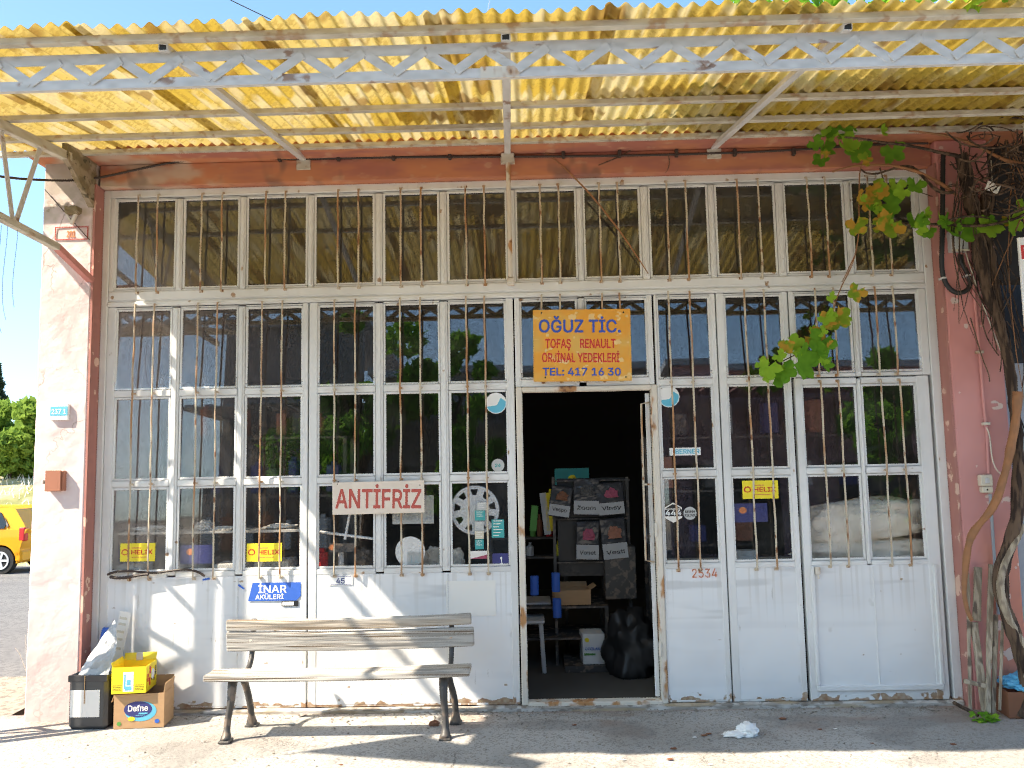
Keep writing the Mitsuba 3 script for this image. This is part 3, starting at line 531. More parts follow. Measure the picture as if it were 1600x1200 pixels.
# stickers and marks on the panels
PYF = -.0225
k = thing('battery_sticker', 'blue battery brand sticker on the sunlit panel above the bench', 'sticker'); a, b = at(388, 911, PYF), at(470, 938, PYF)
obj('backing', mv(poly3([(a[0], b[2]), (a[0]+.03, a[2]), (b[0], a[2]), (b[0], b[2]+.03), (b[0]-.03, b[2])], .001), 0, PYF), 'm_blue', k)
obj('lettering', cat_([text('İNAR', a[0]+.07, b[0]-.10, b[2]+.055, PYF-.001, .05, .001), text('AKÜLERİ', a[0]+.05, b[0]-.12, b[2]+.012, PYF-.001, .03, .001)]), 'm_white', k)
a2, b2 = at(440, 939, PYF), at(466, 947, PYF); obj('small_plate', bx(a2[0], b2[0], PYF-.001, PYF, b2[2], a2[2]), 'm_black', k); obj('small_plate_field', bx(a2[0]+.006, b2[0]-.03, PYF-.002, PYF-.001, b2[2]+.006, a2[2]-.006), 'm_white', k)
k = thing('stamp_sticker', 'small ruled sticker with blue numbers above the bench', 'sticker'); a, b = at(514, 900, PYF), at(551, 914, PYF)
obj('backing', bx(a[0], b[0], PYF-.001, PYF, b[2], a[2]), 'm_white', k); obj('lettering', cat_([text('45', a[0]+.05, a[0]+.11, b[2]+.012, PYF-.001, .035, .0008)] + [bx(a[0]+.01, b[0]-.01, PYF-.0018, PYF-.001, z, z+.003) for z in (b[2]+.003, b[2]+.056)]), 'm_navy', k)
k = rect('paper_notice', 697, 908, 775, 962, 'm_paper', 'large faded white paper sheet taped left of the doorway', 'notice', PYF, d=.001)
a, b = at(1081, 889, PYF), at(1121, 902, PYF)
obj('painted_number', text('2534', a[0], b[0], b[2], PYF+.0012, a[2]-b[2], .002, False), 'm_numberred', label='orange hand-painted number 2534 on the panel right of the doorway', cat='number')
for u, v, ang in ((377, 917, 35), (322, 905, -10)):
    p = at(u, v, PYF); obj('tape_scrap', roty(bx(p[0]-.025, p[0]+.025, PYF-.001, PYF, p[2]-.006, p[2]+.006), ang, p), 'm_blue', label='scrap of blue tape on the left panel' if u > 350 else 'blue tape end at the end of the torn cable', cat='tape')
k = thing('torn_cable', 'dark torn cable lying along the sill under the leftmost windows', 'cable')
obj('strand', tube(spline([at(u, v, -.05) for u, v in ((168, 898), (200, 892), (240, 895), (285, 890), (320, 900))], 5), .009, 6), 'm_cable', k)
obj('strand', tube(spline([at(u, v, -.06) for u, v in ((172, 901), (190, 903), (215, 899), (232, 897))], 5), .011, 6), 'm_cable', k)

# ------------------------------------------------------------------ fixtures on the pillars
k = thing('house_number_plate', 'small white and blue number plate on the white pillar', 'number plate'); a, b = at(79, 631, PP-.02), at(106, 656, PP-.02)
obj('plate', bx(a[0], b[0], PP-.024, PP+.003, b[2], a[2], .003), 'm_white', k); obj('band', bx(a[0]+.002, b[0]-.002, PP-.0255, PP-.023, b[2]+.03, a[2]-.02), 'm_cyan', k); obj('lettering', text('237 1', a[0]+.012, b[0]-.012, b[2]+.042, PP-.0255, .034, .001), 'm_white', k)
k = thing('meter_box', 'brown metal meter box on the white pillar', 'meter box'); a, b = at(69, 736, PP-.07), at(92, 767, PP-.07)
obj('case', bx(a[0], b[0]+.012, PP-.040, PP+.004, b[2], a[2], .004), 'm_boxred', k); obj('door', bx(a[0]-.004, b[0], PP-.052, PP-.041, b[2]-.003, a[2]+.004, .004), 'm_boxred', k); obj('latch', bx(a[0]-.02, a[0]-.003, PP-.050, PP-.043, b[2]+.05, b[2]+.075, .003), 'm_iron', k)
p = at(110, 332, PP-.05); k = thing('broken_lamp_bracket', 'broken mossy stub of a lamp bracket on the white pillar', 'bracket')
obj('stub', dent(sub(bx(p[0]-.045, p[0]+.055, PP-.06, PP+.01, p[2]-.005, p[2]+.05, .01), .02), .012, 22), 'm_moss', k); obj('arm', bar((p[0]+.03, PP-.03, p[2]), (p[0]-.0, PP-.03, p[2]-.08), .02, .02), 'm_rustpaint', k); obj('arm', bar((p[0]-.04, PP-.03, p[2]), (p[0]+.005, PP-.03, p[2]-.08), .012, .012), 'm_rustpaint', k)
# conduit and cable along the lintel
k = thing('wall_cable', 'dark cable running along the lintel on small clips', 'cable')
pts = [at(-60, 262, -.75), at(10, 277, -.6), at(60, 281, -.4), at(130, 281, -.17), at(200, 268, -.13), at(290, 251, -.12), at(420, 248, -.115), at(600, 246, -.113), at(900, 244, -.113), at(1100, 240, -.113), at(1240, 234, -.113), at(1330, 228, -.113), at(1450, 224, -.17)]
obj('cable', tube(spline(pts, 5), .009, 6), 'm_cable', k, smooth=True)
for u in (437, 529, 615, 703, 880, 968, 1057, 1148, 1240, 1330):
    p = at(u, 246-(u-600)*.012, -.115); obj('clip', cat_([bx(p[0]-.012, p[0]+.012, -.135, -.10, p[2]-.022, p[2]+.03, .004)]), 'm_cable', k)
k = thing('old_wire', 'thin pale wire slanting down the white pillar', 'wire'); obj('wire', tube([at(70, 296, PP-.02), at(100, 330, PP-.02), at(140, 375, PP-.012)], .003, 5), 'm_cable', k)
k = thing('drain_hose', 'black looped hose on the pink pillar', 'hose'); hpts = [at(u, v, -.19) for u, v in ((1474, 240), (1473, 290), (1472, 380), (1472, 420), (1480, 446), (1498, 458), (1515, 448), (1512, 428), (1500, 398))]
obj('tube', tube(spline(hpts, 6), .016, 8), 'm_hose', k, smooth=True)
for u, v in ((1475, 434), (1513, 430)):
    p = at(u, v, -.205); obj('clip', bx(p[0]-.014, p[0]+.014, -.215, -.15, p[2]-.006, p[2]+.006, .002), 'm_plasticgray', k)
k = thing('junction_box', 'grey junction box on the pink pillar beside the hose', 'box'); a, b = at(1484, 360, -.2), at(1513, 392, -.2); obj('case', bx(a[0], b[0], -.21, -.149, b[2], a[2], .004), 'm_plasticgray', k); obj('lid', bx(a[0]-.003, b[0]+.003, -.218, -.211, b[2]-.004, b[2]+.01, .002), 'm_beige', k)
k = thing('switch_box', 'cream electrical switch on the pink pillar below the conduit', 'switch'); a, b = at(1531, 742, -.19), at(1552, 770, -.19); zm = (a[2]*.35+b[2]*.65)
obj('case', bx(a[0], b[0], -.20, -.149, zm+.003, a[2], .006), 'm_beige', k); obj('socket', bx(a[0]+.008, b[0], -.196, -.149, b[2], zm, .006), 'm_beige', k); obj('rocker', bx(a[0]+.025, b[0]-.025, -.206, -.199, zm+.02, a[2]-.02, .003), 'm_plasticgray', k); obj('hole', disc((a[0]+b[0])/2, (b[2]+zm)/2, -.1955, .006, .002, 8), 'm_black', k)
k = thing('conduit', 'thin pink painted conduit running down the pink pillar', 'conduit')
obj('pipe', tube([at(u, v, -.17) for u, v in ((1520, 445), (1524, 480), (1530, 540), (1536, 620), (1542, 680), (1545, 740))], .010, 8), 'm_pink', k, smooth=True); obj('pipe', tube([at(u, v, -.17) for u, v in ((1547, 772), (1552, 850), (1556, 900), (1560, 960))], .010, 8), 'm_graymetal', k, smooth=True)
for u, v in ((1521, 441), (1531, 550), (1541, 662)):
    p = at(u, v, -.175); obj('clamp', bx(p[0]-.022, p[0]+.022, -.19, -.149, p[2]-.010, p[2]+.010, .004), 'm_dirtysteel', k)
k = thing('hanging_string', 'pale cord hanging slack before the pink pillar', 'cord'); obj('cord', tube(spline([at(u, v, -.2) for u, v in ((1497, 320), (1505, 380), (1520, 430), (1545, 500), (1572, 570))], 5), .004, 5), 'm_beige', k); obj('cord', tube(spline([at(u, v, -.2) for u, v in ((1541, 668), (1550, 715), (1558, 735), (1568, 743))], 5), .004, 5), 'm_beige', k)

# ------------------------------------------------------------------ bench
k = thing('bench', 'weathered wooden bench with black cast iron legs below the windows', 'bench')
def plank(x0, x1, y0, y1, z0, z1, seed, tilt=0.0):
    m = sub(bx(x0, x1, y0, y1, z0, z1, .006), .045); v = m.vertices
    n = meshkit.fbm(np.c_[v[:, 0]*2.2+seed, v[:, 1]*9, v[:, 2]*9], 3, seed)-.5; v[:, 2] += n*.014; v[:, 1] += (meshkit.fbm(np.c_[v[:, 0]*3, v[:, 1]*6, v[:, 2]*30+seed], 3, seed)-.5)*.008
    v[:, 2] -= .010*np.sin(np.pi*(v[:, 0]-x0)/(x1-x0)); m.vertices = v
    return roty(m, tilt, ((x0+x1)/2, 0, z0))
obj('seat_board', plank(-2.04, -.41, -.70, -.50, .372, .410, 3, -.4), 'm_wood', k, label='single remaining seat board, bleached and split', smooth=25)
obj('back_board', rotx(plank(-2.03, -.405, -.325, -.288, .482, .606, 5, -.3), 8, (0, -.3, .5)), 'm_wood', k, smooth=25)
obj('back_board', rotx(plank(-2.03, -.42, -.325, -.288, .622, .690, 8, -.6), 8, (0, -.3, .5)), 'm_wood', k, smooth=25)
for x, fx, bxx in ((-1.88, -1.91, -1.855), (-.565, -.565, -.53)):
    e = lab(key('end_frame', k), None); labels.pop(e, None)
    obj('front_leg', tube(spline([(x, -.50, .37), (x-.012, -.60, .33), (x-.01, -.625, .25), (fx, -.63, .10), (fx, -.645, .03), (fx, -.66, .0)], 4), np.interp(np.linspace(0, 1, 21), [0, .2, .6, .85, 1], [.022, .030, .020, .021, .038]), 8), 'm_iron', e, smooth=True)
    obj('back_leg', tube(spline([(x, -.47, .36), (x+.005, -.42, .30), (bxx, -.37, .15), (bxx, -.335, .04), (bxx, -.325, .0)], 4), np.interp(np.linspace(0, 1, 17), [0, .3, .8, 1], [.028, .021, .021, .042]), 8), 'm_iron', e, smooth=True)
    obj('back_support', tube(spline([(x+.01, -.55, .365), (x+.01, -.42, .362), (x+.01, -.33, .40), (x+.01, -.285, .50), (x+.01, -.255, .67)], 4), .017, 8), 'm_iron', e, smooth=True)
    obj('foot', cat_([bx(fx-.035, fx+.035, -.70, -.61, 0, .016, .005), bx(bxx-.04, bxx+.04, -.36, -.285, 0, .016, .005)]), 'm_iron', e)
    for z in (.545, .655): obj('bolt', disc(x+.01, z, -.325, .009, .006, 10), 'm_rustpaint', e)

# ------------------------------------------------------------------ rubbish at the corner pillar
k = thing('black_canister', 'cut black plastic canister with a pale label at the foot of the white pillar', 'canister')
x0, x1, y0, y1, h = -3.045, -2.79, -.375, -.17, .335
obj('body', sub(bx(x0, x1, y0, y1, .004, h, .022), .08), 'm_canister', k, smooth=40); obj('rim', cat_([bx(x0-.003, x1+.003, y0-.003, y0+.012, h-.03, h+.012, .004), bx(x0-.003, x0+.012, y0, y1, h-.028, h+.01, .004), bx(x1-.012, x1+.003, y0, y1, h-.028, h+.01, .004)]), 'm_clearplastic', k)
obj('label', dent(sub(bx(x0+.018, x1-.045, y0-.0035, y0+.001, .085, .255), .03), .0008, 40), 'm_paper', k)
obj('cord', tube([(x0+.11, y0-.006, h+.01), (x0+.112, y0-.007, .17)], .003, 5), 'm_card', k)
k = thing('plastic_sheet', 'torn clear plastic sheet standing in the black canister', 'plastic sheet')
v = np.array([(-3.04, -.30, .30), (-2.82, -.33, .30), (-2.80, -.22, .52), (-2.87, -.12, .66), (-2.96, -.20, .50), (-3.02, -.26, .37)]); pm = trimesh.Trimesh(np.vstack([v, [v.mean(0)+[0, -.03, 0]]]), [[i, (i+1) % 6, 6] for i in range(6)])
pm = sub(pm, .04); pm.vertices += (meshkit.fbm(pm.vertices*14, 3)-.5)[:, None]*np.array([0.02, .06, .01]); obj('sheet', pm, 'm_sheetplastic', k)
k = thing('carton_strip', 'pale printed carton strip leaning in the corner behind the canister', 'carton'); obj('card', rotx(roty(bx(-2.93, -2.85, -.10, -.095, .30, .70), 9, (-2.85, 0, .3)), -5, (0, -.1, .3)), 'm_paper', k)
obj('print', rotx(roty(cat_([bx(-2.92, -2.87, -.1025, -.1005, z, z+.016) for z in (.45, .51, .56, .61, .65)]), 9, (-2.85, 0, .3)), -5, (0, -.1, .3)), 'm_beige', k)
k = thing('blue_packet', 'shiny blue packet leaning against the red reveal behind the canister', 'packet'); pm = sub(rotx(roty(bx(-3.03, -2.96, -.09, -.06, .28, .60, .01), 8, (-2.98, 0, .3)), -4, (0, -.1, .3)), .05); obj('bag', dent(pm, .012, 9), 'm_blue', k, smooth=40)
obj('light_band', rotx(roty(bx(-3.025, -2.965, -.099, -.092, .38, .46), 8, (-2.98, 0, .3)), -4, (0, -.1, .3)), 'm_cyan', k)
def carton(name, label, c, sx, sy, h, ang, m, flaps, t=.005):
    k = thing(name, label, 'box'); R = lambda mm: mv(rotz(mm, ang), *c)
    obj('side', R(bx(-sx/2, sx/2, -sy/2, -sy/2+t, 0, h)), m, k); obj('side', R(bx(-sx/2, sx/2, sy/2-t, sy/2, 0, h)), m, k)
    obj('side', R(bx(-sx/2, -sx/2+t, -sy/2+t, sy/2-t, 0, h-.001)), m, k); obj('side', R(bx(sx/2-t, sx/2, -sy/2+t, sy/2-t, 0, h-.001)), m, k)
    obj('bottom', R(bx(-sx/2+t, sx/2-t, -sy/2+t, sy/2-t, .001, .006)), m, k)
    for (side, a, L) in flaps:
        if side in 'fb':
            s = -1 if side == 'f' else 1; f = rotx(bx(-sx/2+.004, sx/2-.004, 0, s*L, 0, t*.8), s*a); mv(f, 0, s*(sy/2-t/2), h)
        else:
            s = -1 if side == 'l' else 1; f = roty(bx(0, s*L, -sy/2+.004, sy/2-.004, 0, t*.8), -s*a); mv(f, s*(sx/2-t/2), 0, h)
        obj('flap', R(f), m, k)
    return k, R
k, R = carton('cardboard_box', 'brown cardboard box with a navy Defne logo on the pavement by the pillar', (-2.60, -.245, .006), .315, .22, .215, 7, 'm_card', [('b', 78, .07), ('r', 82, .06), ('l', -70, .05)])
ell = lambda cx, cz, a, b: affinity.scale(Point(cx, cz).buffer(1, 12), a, b)
fy = -.1115
obj('logo_swoosh', R(mv(poly3(ell(.012, .105, .098, .062), .0008), 0, fy+.001)), 'm_cyan', k); obj('logo_field', R(mv(poly3(ell(-.005, .118, .088, .050), .0008), 0, fy)), 'm_navy', k)
obj('lettering', R(text('Defne', -.068, .058, .108, fy-.0008, .036, .0008)), 'm_paper', k); obj('small_print', R(cat_([bx(.0, .055, fy-.0016, fy-.0008, .088, .096), bx(-.02, .04, fy-.0016, fy-.0008, .080, .083)])), 'm_cyan', k)
obj('lemon', R(mv(poly3(ell(-.045, .060, .022, .014), .0008), 0, fy-.0009)), 'm_helixyellow', k); obj('recycling_mark', R(mv(poly3(ell(-.122, .032, .013, .013), .0008), 0, fy)), 'm_green', k); obj('recycling_mark', R(mv(poly3(ell(.115, .040, .015, .013), .0008), 0, fy)), 'm_blue', k)
k, R = carton('yellow_box', 'bright yellow open box resting on the brown cardboard box', (-2.66, -.27, .232), .215, .235, .165, 8, 'm_yellow', [('b', 60, .05), ('l', 75, .03)])
R2_ = lambda mm: R(mm); fy = -.1185
obj('print_panel', R(bx(-.035, .030, fy, fy+.001, .012, .135)), 'm_white', k); obj('picture', R(cat_([bx(-.022, .018, fy-.001, fy, .02, .045), bx(-.012, .012, fy-.001, fy, .052, .085), bx(-.028, -.020, fy-.001, fy, .03, .12)])), 'm_cyan', k)
obj('small_print', R(cat_([bx(-.098, -.045, fy, fy+.001, z, z+.002) for z in (.02, .03, .04, .05)] + [bx(.04, .095, fy, fy+.001, z, z+.002) for z in (.02, .03, .04, .05)])), 'm_black', k)
obj('side_print', R(cat_([bx(.1076, .1085, a, a+.03, c, c+.05) for a, c in ((-.09, .06), (-.05, .03), (-.045, .10))])), 'm_brightred', k); obj('side_print', R(cat_([bx(.1076, .1085, a, a+.02, c, c+.06) for a, c in ((.0, .05), (.05, .04), (.085, .07))])), 'm_black', k)
obj('side_print', R(mv(rotz(disc(0, .09, 0, .034, .001, 16), 90), .1082, .03, 0)), 'm_white', k)
obj('torn_flap', R(bx(-.02, .02, .10, .112, .165, .215)), 'm_stickergray', k)

def crumple(c, r, seed, flat_=.6):
    m = trimesh.creation.icosphere(3, 1.0); v = m.vertices
    d = 1 + (meshkit.fbm(v*2.4+seed, 3, seed)-.5)*1.1 + (np.abs(meshkit.noise(v*5+seed, seed)-.5))*.5
    v = v*d[:, None]*np.array(r); v[:, 2] = np.maximum(v[:, 2], -r[2]*.55); v[:, 2] -= v[:, 2].min(); m.vertices = v + np.array(c); return m
k = thing('crumpled_bag', 'crumpled white plastic bag on the pavement right of the doorway', 'plastic bag')
obj('bag', cat_([crumple((1.27, -.64, 0), (.058, .045, .045), 4), crumple((1.20, -.655, 0), (.075, .04, .018), 9)]), 'm_white', k, smooth=50)
scr = sorted((rng.uniform(420, 1500), rng.uniform(1120, 1196)) for _ in range(18)); nl = npp = 0
for i, (u, v) in enumerate(scr):
    d = (u-800)/FOC*rt + (600-v)/FOC*up + fw; q = CAM + d*(-CAM[2]/d[2]); s_ = rng.uniform(.006, .014); m = crumple((q[0], q[1], .002), (s_*1.5, s_, s_*.35), i+30)
    if i % 3: obj('dry_leaf', m, 'm_carton', label='dry brown leaf scrap lying on the concrete', cat='leaf', group='leaf scraps on the concrete'); nl += 1
    else: obj('paper_scrap', m, 'm_paper', label='tiny white paper scrap lying on the concrete', cat='litter', group='paper scraps on the concrete'); npp += 1
gr_ = []
for i in range(900):
    y = -.06-abs(rng.gauss(0, .10)) if i % 3 else rng.uniform(-1.2, -.06); r_0 = rng.uniform(.002, .006); ic = trimesh.creation.icosahedron(); ic.vertices = ic.vertices*np.array([1.4, 1, .7])*r_0*np.array([rng.uniform(.7, 1.3), 1, 1]) + np.array([rng.uniform(-3.0, 3.4), y, .004]); gr_.append(ic)
obj('grit', cat_(gr_), 'm_dirt', label='fine grit gathered along the foot of the shopfront', cat='grit', kind='stuff')
p = (-.62, -.37); obj('dry_leaf', crumple((-.665, -.36, 0), (.03, .02, .02), 77), 'm_carton', label='curled brown leaf by the right back leg of the bench', cat='leaf')

ORD = ('first', 'second', 'third', 'fourth', 'fifth', 'sixth', 'seventh', 'eighth', 'ninth', 'tenth')
# ------------------------------------------------------------------ inside the shop
def shelfunit(name, label, x0, x1, y0, y1, zs, m='m_shelf'):
    k = thing(name, label, 'shelf')
    for z in zs: obj('shelf_board', bx(x0, x1, y0, y1, z-.018, z, .002), m, k)
    for x in (x0, x1-.03):
        for y in (y0, y1-.03): obj('post', bx(x, x+.03, y, y+.03, .012, zs[-1]), m, k)
    return k
shelfunit('window_shelf', 'light shelf behind the leftmost windows with papers on it', -3.0, -1.62, .06, .38, (.955, 1.235))
shelfunit('window_shelf', 'low window shelf left of the doorway holding small goods', -1.55, -.14, .06, .36, (.945,))
shelfunit('window_shelf', 'window shelf right of the doorway', .93, 2.75, .06, .5, (.945,))
for i, (u, v, w, h) in enumerate(((235, 826, .26, .03), (318, 820, .12, .06), (350, 824, .3, .02), (440, 822, .2, .03))):
    p = at(u, v, .2); m = crumple((p[0], .2, 1.236), (w*.5, .09, h*.7), 50+i); obj('newspaper', m, 'm_paper', label='crumpled paper, %s from the left on the light shelf behind the leftmost windows' % ORD[i], cat='paper', group='papers on the window shelf')
for i, (u, w) in enumerate(((210, .2), (300, .25), (365, .22), (430, .25))):
    p = at(u, 885, .2); obj('paper_stack', dent(sub(bx(p[0]-w/2, p[0]+w/2, .10, .32, .956, 1.0+.02*(i % 2), .004), .06), .012, 8, i), 'm_stickergray' if i % 2 else 'm_paper', label='flat packet, %s from the left on the sill behind the leftmost windows' % ORD[i], cat='packet', group='flat packets on the sill')
for i in range(26):
    x = -2.95 + i*.052 + rng.uniform(-.01, .01); y = .95+rng.uniform(-.05, .05); h = rng.uniform(.12, .3); z = (1.02, 1.48, 1.95)[i % 3]; w = rng.uniform(.05, .11)
    m = cat_([bx(x-w/2, x+w/2, y, y+.12, z, z+h, .008), bx(x-.02, x+.02, y+.04, y+.08, z+h, z+h+.03, .004)])
    obj('oil_bottle', m, ('m_graymetal', 'm_navy', 'm_iron', 'm_carton', 'm_canister', 'm_boxred')[i*7 % 6], label='dim %s bottle, %s from the left on the %s shelf inside the left windows' % (('grey', 'navy', 'dark', 'brown', 'black', 'reddish')[i*7 % 6], ORD[i//3], ('lower', 'middle', 'upper')[i % 3]), cat='bottle', group='bottles on the inner shelves')
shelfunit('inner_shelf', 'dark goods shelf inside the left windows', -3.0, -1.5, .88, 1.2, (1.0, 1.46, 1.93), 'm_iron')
# lug wrench and goods behind the bench windows
k = thing('lug_wrench', 'chromed cross wheel wrench propped in the window under the antifreeze sign', 'wrench'); a, b, c, d = at(500, 831, .1), at(586, 842, .1), at(548, 795, .1), at(539, 843, .1)
obj('shaft', tube([a, b], .010, 8), 'm_white', k, smooth=True); obj('shaft', tube([c, d], .010, 8), 'm_white', k, smooth=True)
for i, (u, v, m, l) in enumerate(((502, 868, 'm_brightred', 'red tin in the window corner under the antifreeze sign'), (533, 880, 'm_paper', 'white spray nozzle in the window under the antifreeze sign'), (570, 868, 'm_iron', 'dark coil of hose in the window under the antifreeze sign'), (675, 876, 'm_sack', 'pale bundle beside the round white disc'), (710, 878, 'm_sack', 'pale bundle below the hubcap'))):
    p = at(u, v, .2)
    obj('tin' if i == 0 else 'spray_nozzle' if i == 1 else 'hose_coil' if i == 2 else 'cloth_bundle', crumple((p[0], .2, .946), (.07, .07, .08), 60+i) if i > 1 else cat_([tube([(p[0], .2, .946), (p[0], .2, 1.06)], .05 if i == 0 else .02, 12), tube([(p[0], .2, 1.06), (p[0], .2, 1.09)], .03 if i == 0 else .008, 10)]), m, label=l, cat=('tin', 'nozzle', 'hose', 'bundle', 'bundle')[i])
p0, p1 = at(514, 856, .15), at(556, 858, .15); k = thing('oil_banner', 'dark strip with an orange emblem behind the window left of the white disc', 'banner'); obj('strip', bx(p0[0], p1[0], .15, .155, p0[2]-.03, p0[2]+.03), 'm_iron', k); scallop(p0[0]+.02, p0[2], .022, .15, 'm_orange', k)
# fabric sacks behind the wicket door
def sack(x0, x1, z0, z1, seed, y=.30):
    m = trimesh.creation.icosphere(4, 1.0); v = m.vertices; v = np.sign(v)*np.abs(v)**np.array([.45, .8, .62]); v = v*(1+(meshkit.fbm(v*2.2+seed, 3, seed)-.5)*.5 + (np.abs(meshkit.noise(v*np.array([7, 4, 2.5])+seed, seed)-.5)-.25)*.16)[:, None]; v[:, 2] += .22*v[:, 0]*(seed == 3)
    m.vertices = v*np.array([(x1-x0)/2, .2, (z1-z0)/2]) + np.array([(x0+x1)/2, y, (z0+z1)/2]); return m
obj('white_sack', sack(1.93, 2.80, 1.055, 1.36, 3), 'm_sack', label='stuffed off-white sack on top behind the wicket door panes', cat='sack', smooth=True)
obj('white_sack', sack(1.90, 2.85, .935, 1.085, 8), 'm_sack', label='flattened off-white sack under the stuffed one behind the wicket door', cat='sack', smooth=True)
obj('black_cable_coil', cat_([tube([(2.62+.12*math.cos(t*.7)+.02*math.sin(t*3), .55+.05*math.sin(t), 1.62+.13*math.sin(t*.7)) for t in np.linspace(0, 40, 160)], .008, 5)]), 'm_hose', label='tangled black cables hanging above the sacks', cat='cables')
for i in range(14):
    x = 1.0 + i*.13; z = (1.0, 1.45, 1.9)[i % 3]; obj('parts_carton', bx(x-.06, x+.06, 1.3, 1.45, z, z+rng.uniform(.1, .28), .004), ('m_graymetal', 'm_boxred', 'm_iron', 'm_navy', 'm_canister')[i % 5], label='dim %s carton, %s from the left on the %s shelf inside the right windows' % (('grey', 'reddish', 'dark', 'navy', 'black')[i % 5], ORD[i//3], ('lower', 'middle', 'upper')[i % 3]), cat='carton', group='cartons on the right inner shelves')
shelfunit('inner_shelf', 'dark goods shelf inside the right windows', .95, 2.85, 1.25, 1.55, (.98, 1.43, 1.88), 'm_iron')
obj('pale_bucket', cat_([tube([(1.52, .25, .95), (1.52, .25, 1.02)], [.09, .075], 14)]), 'm_stickergray', label='pale bowl on the sill below the yellow sticker right of the doorway', cat='bowl')
# doorway goods
k = thing('pouch_rack', 'black display rack of accessory pouches standing in the doorway', 'rack'); RY = 1.25
for u in (868, 985):
    p = at(u, 900, RY); obj('post', bx(p[0]-.012, p[0]+.012, RY+.03, RY+.055, .012, at(u, 745, RY)[2]), 'm_iron', k)
pa, pb = at(870, 748, RY), at(984, 900, RY); obj('back_panel', bx(pa[0], pb[0], RY+.06, RY+.065, pb[2], pa[2]), 'm_black', k)
for v in (752, 812, 880):
    a, b = at(868, v, RY), at(985, v, RY); obj('rail', bx(a[0], b[0], RY+.028, RY+.04, a[2]-.006, a[2]+.006), 'm_iron', k)
pouch = [((858, 760, 893, 808), 9, 'm_carton', 'Vespo', 'leftmost upper'), ((895, 748, 937, 805), 2, 'm_iron', 'Zoom', 'middle upper'), ((932, 755, 975, 805), -4, 'm_pinkred', 'Vinsy', 'right upper'), ((899, 815, 937, 875), 2, 'm_pinkred', 'Vonet', 'left lower'), ((938, 810, 980, 874), -5, 'm_boxred', 'Vesti', 'right lower')]
for (u0, v0, u1, v1), ang, m, w, nm in pouch:
    k = thing('accessory_pouch', 'clear pouch with a white card, %s of the pouches in the doorway' % nm, 'pouch', None); a, b = at(u0, v0, RY-.03), at(u1, v1, RY-.03); c = ((a[0]+b[0])/2, 0, (a[2]+b[2])/2); R = lambda mm: roty(mm, ang, c)
    hh = a[2]-b[2]; obj('bag', R(dent(sub(bx(a[0], b[0], RY-.05, RY-.02, b[2], a[2], .008), .03), .006, 14)), 'm_clearplastic', k); zc = b[2]+hh*.40
    obj('contents', R(crumple((c[0]+.01, RY-.058, zc+.04), ((b[0]-a[0])*.22, .012, hh*.17), int(u0))), m, k)
    obj('card', R(bx(a[0]+.004, b[0]-.004, RY-.066, RY-.060, b[2]+.01, zc)), 'm_dimcard', k)
    obj('lettering', R(text(w, a[0]+.03, b[0]-.03, b[2]+.05, RY-.066, .03, .001)), 'm_black', k)
for i, (u, v0, v1, m) in enumerate(((848, 770, 836, 'm_plasticgray'), (856, 770, 830, 'm_yellow'), (863, 764, 815, 'm_yellow'), (836, 790, 830, 'm_green'))):
    a, b = at(u, v0, 1.5), at(u, v1, 1.5); obj('wiper_pack', roty(bx(a[0]-.03, a[0]+.03, 1.5, 1.52, b[2], a[2], .003), 4*i-6, a), m, label=('grey', 'yellow', 'taller yellow', 'green')[i] + ' slim pack standing left of the pouches in the doorway', cat='pack')
for i, (u, v, w, h, m, l) in enumerate(((832, 800, .05, .16, 'm_green', 'dull green bottle'), (843, 815, .05, .2, 'm_carton', 'brown bottle'), (858, 822, .06, .14, 'm_brightred', 'red bottle'), (828, 845, .07, .12, 'm_plasticgray', 'grey tub'), (872, 838, .06, .13, 'm_helixyellow', 'yellow bottle'))):
    p = at(u, v, 1.9); z = at(840, 838, 1.9)[2] if v < 830 else at(840, 868, 1.9)[2]
    obj('goods_bottle', tube([(p[0], 1.9, z), (p[0], 1.9, z+h*.7), (p[0], 1.9, z+h*.78), (p[0], 1.9, z+h)], [w/2, w/2, w/5, w/5], 12), m, label=l + ' on the dim shelf at the left of the doorway', cat='bottle')
shelfunit('goods_shelf', 'dim goods shelf at the left inside the doorway', at(815, 838, 1.9)[0]-.3, at(885, 838, 1.9)[0], 1.8, 2.05, (at(840, 868, 1.9)[2]-.002, at(840, 838, 1.9)[2]-.002), 'm_iron')
k = thing('teal_box', 'teal box with a shell emblem behind the pouches in the doorway', 'box'); a, b = at(867, 732, 1.7), at(921, 757, 1.7); obj('carton', bx(a[0], b[0], 1.7, 1.85, b[2], a[2], .003), 'm_teal', k); scallop((a[0]+b[0])/2, (a[2]+b[2])/2-.02, .035, 1.7, 'm_helixyellow', k)
k, R = carton('small_carton', 'small open brown carton on the counter inside the doorway', (at(893, 930, 1.2)[0], 1.25, at(893, 944, 1.2)[2]), .30, .2, .12, 4, 'm_card', [('b', 40, .06), ('r', 30, .06)])
zc_ = at(893, 945, 1.2)[2]
shelfunit('counter', 'dark counter frame inside the doorway', at(822, 940, 1.15)[0]-.1, at(950, 940, 1.15)[0], 1.12, 1.75, (zc_-.25, zc_), 'm_iron')
obj('white_drum_box', bx(at(822, 930, 1.4)[0]-.1, at(860, 930, 1.4)[0], 1.2, 1.6, zc_+.005, zc_+.02, .003), 'm_plasticgray', label='pale tray on the counter inside the doorway', cat='tray')
k = thing('coolant_box', 'white carton with a yellow emblem on the floor inside the doorway', 'box'); a, b = at(910, 991, 1.05), at(946, 1038, 1.05); obj('carton', rotz(bx(a[0], b[0], 1.05, 1.30, b[2], a[2], .004), 3, (a[0], 1.05, 0)), 'm_white', k)
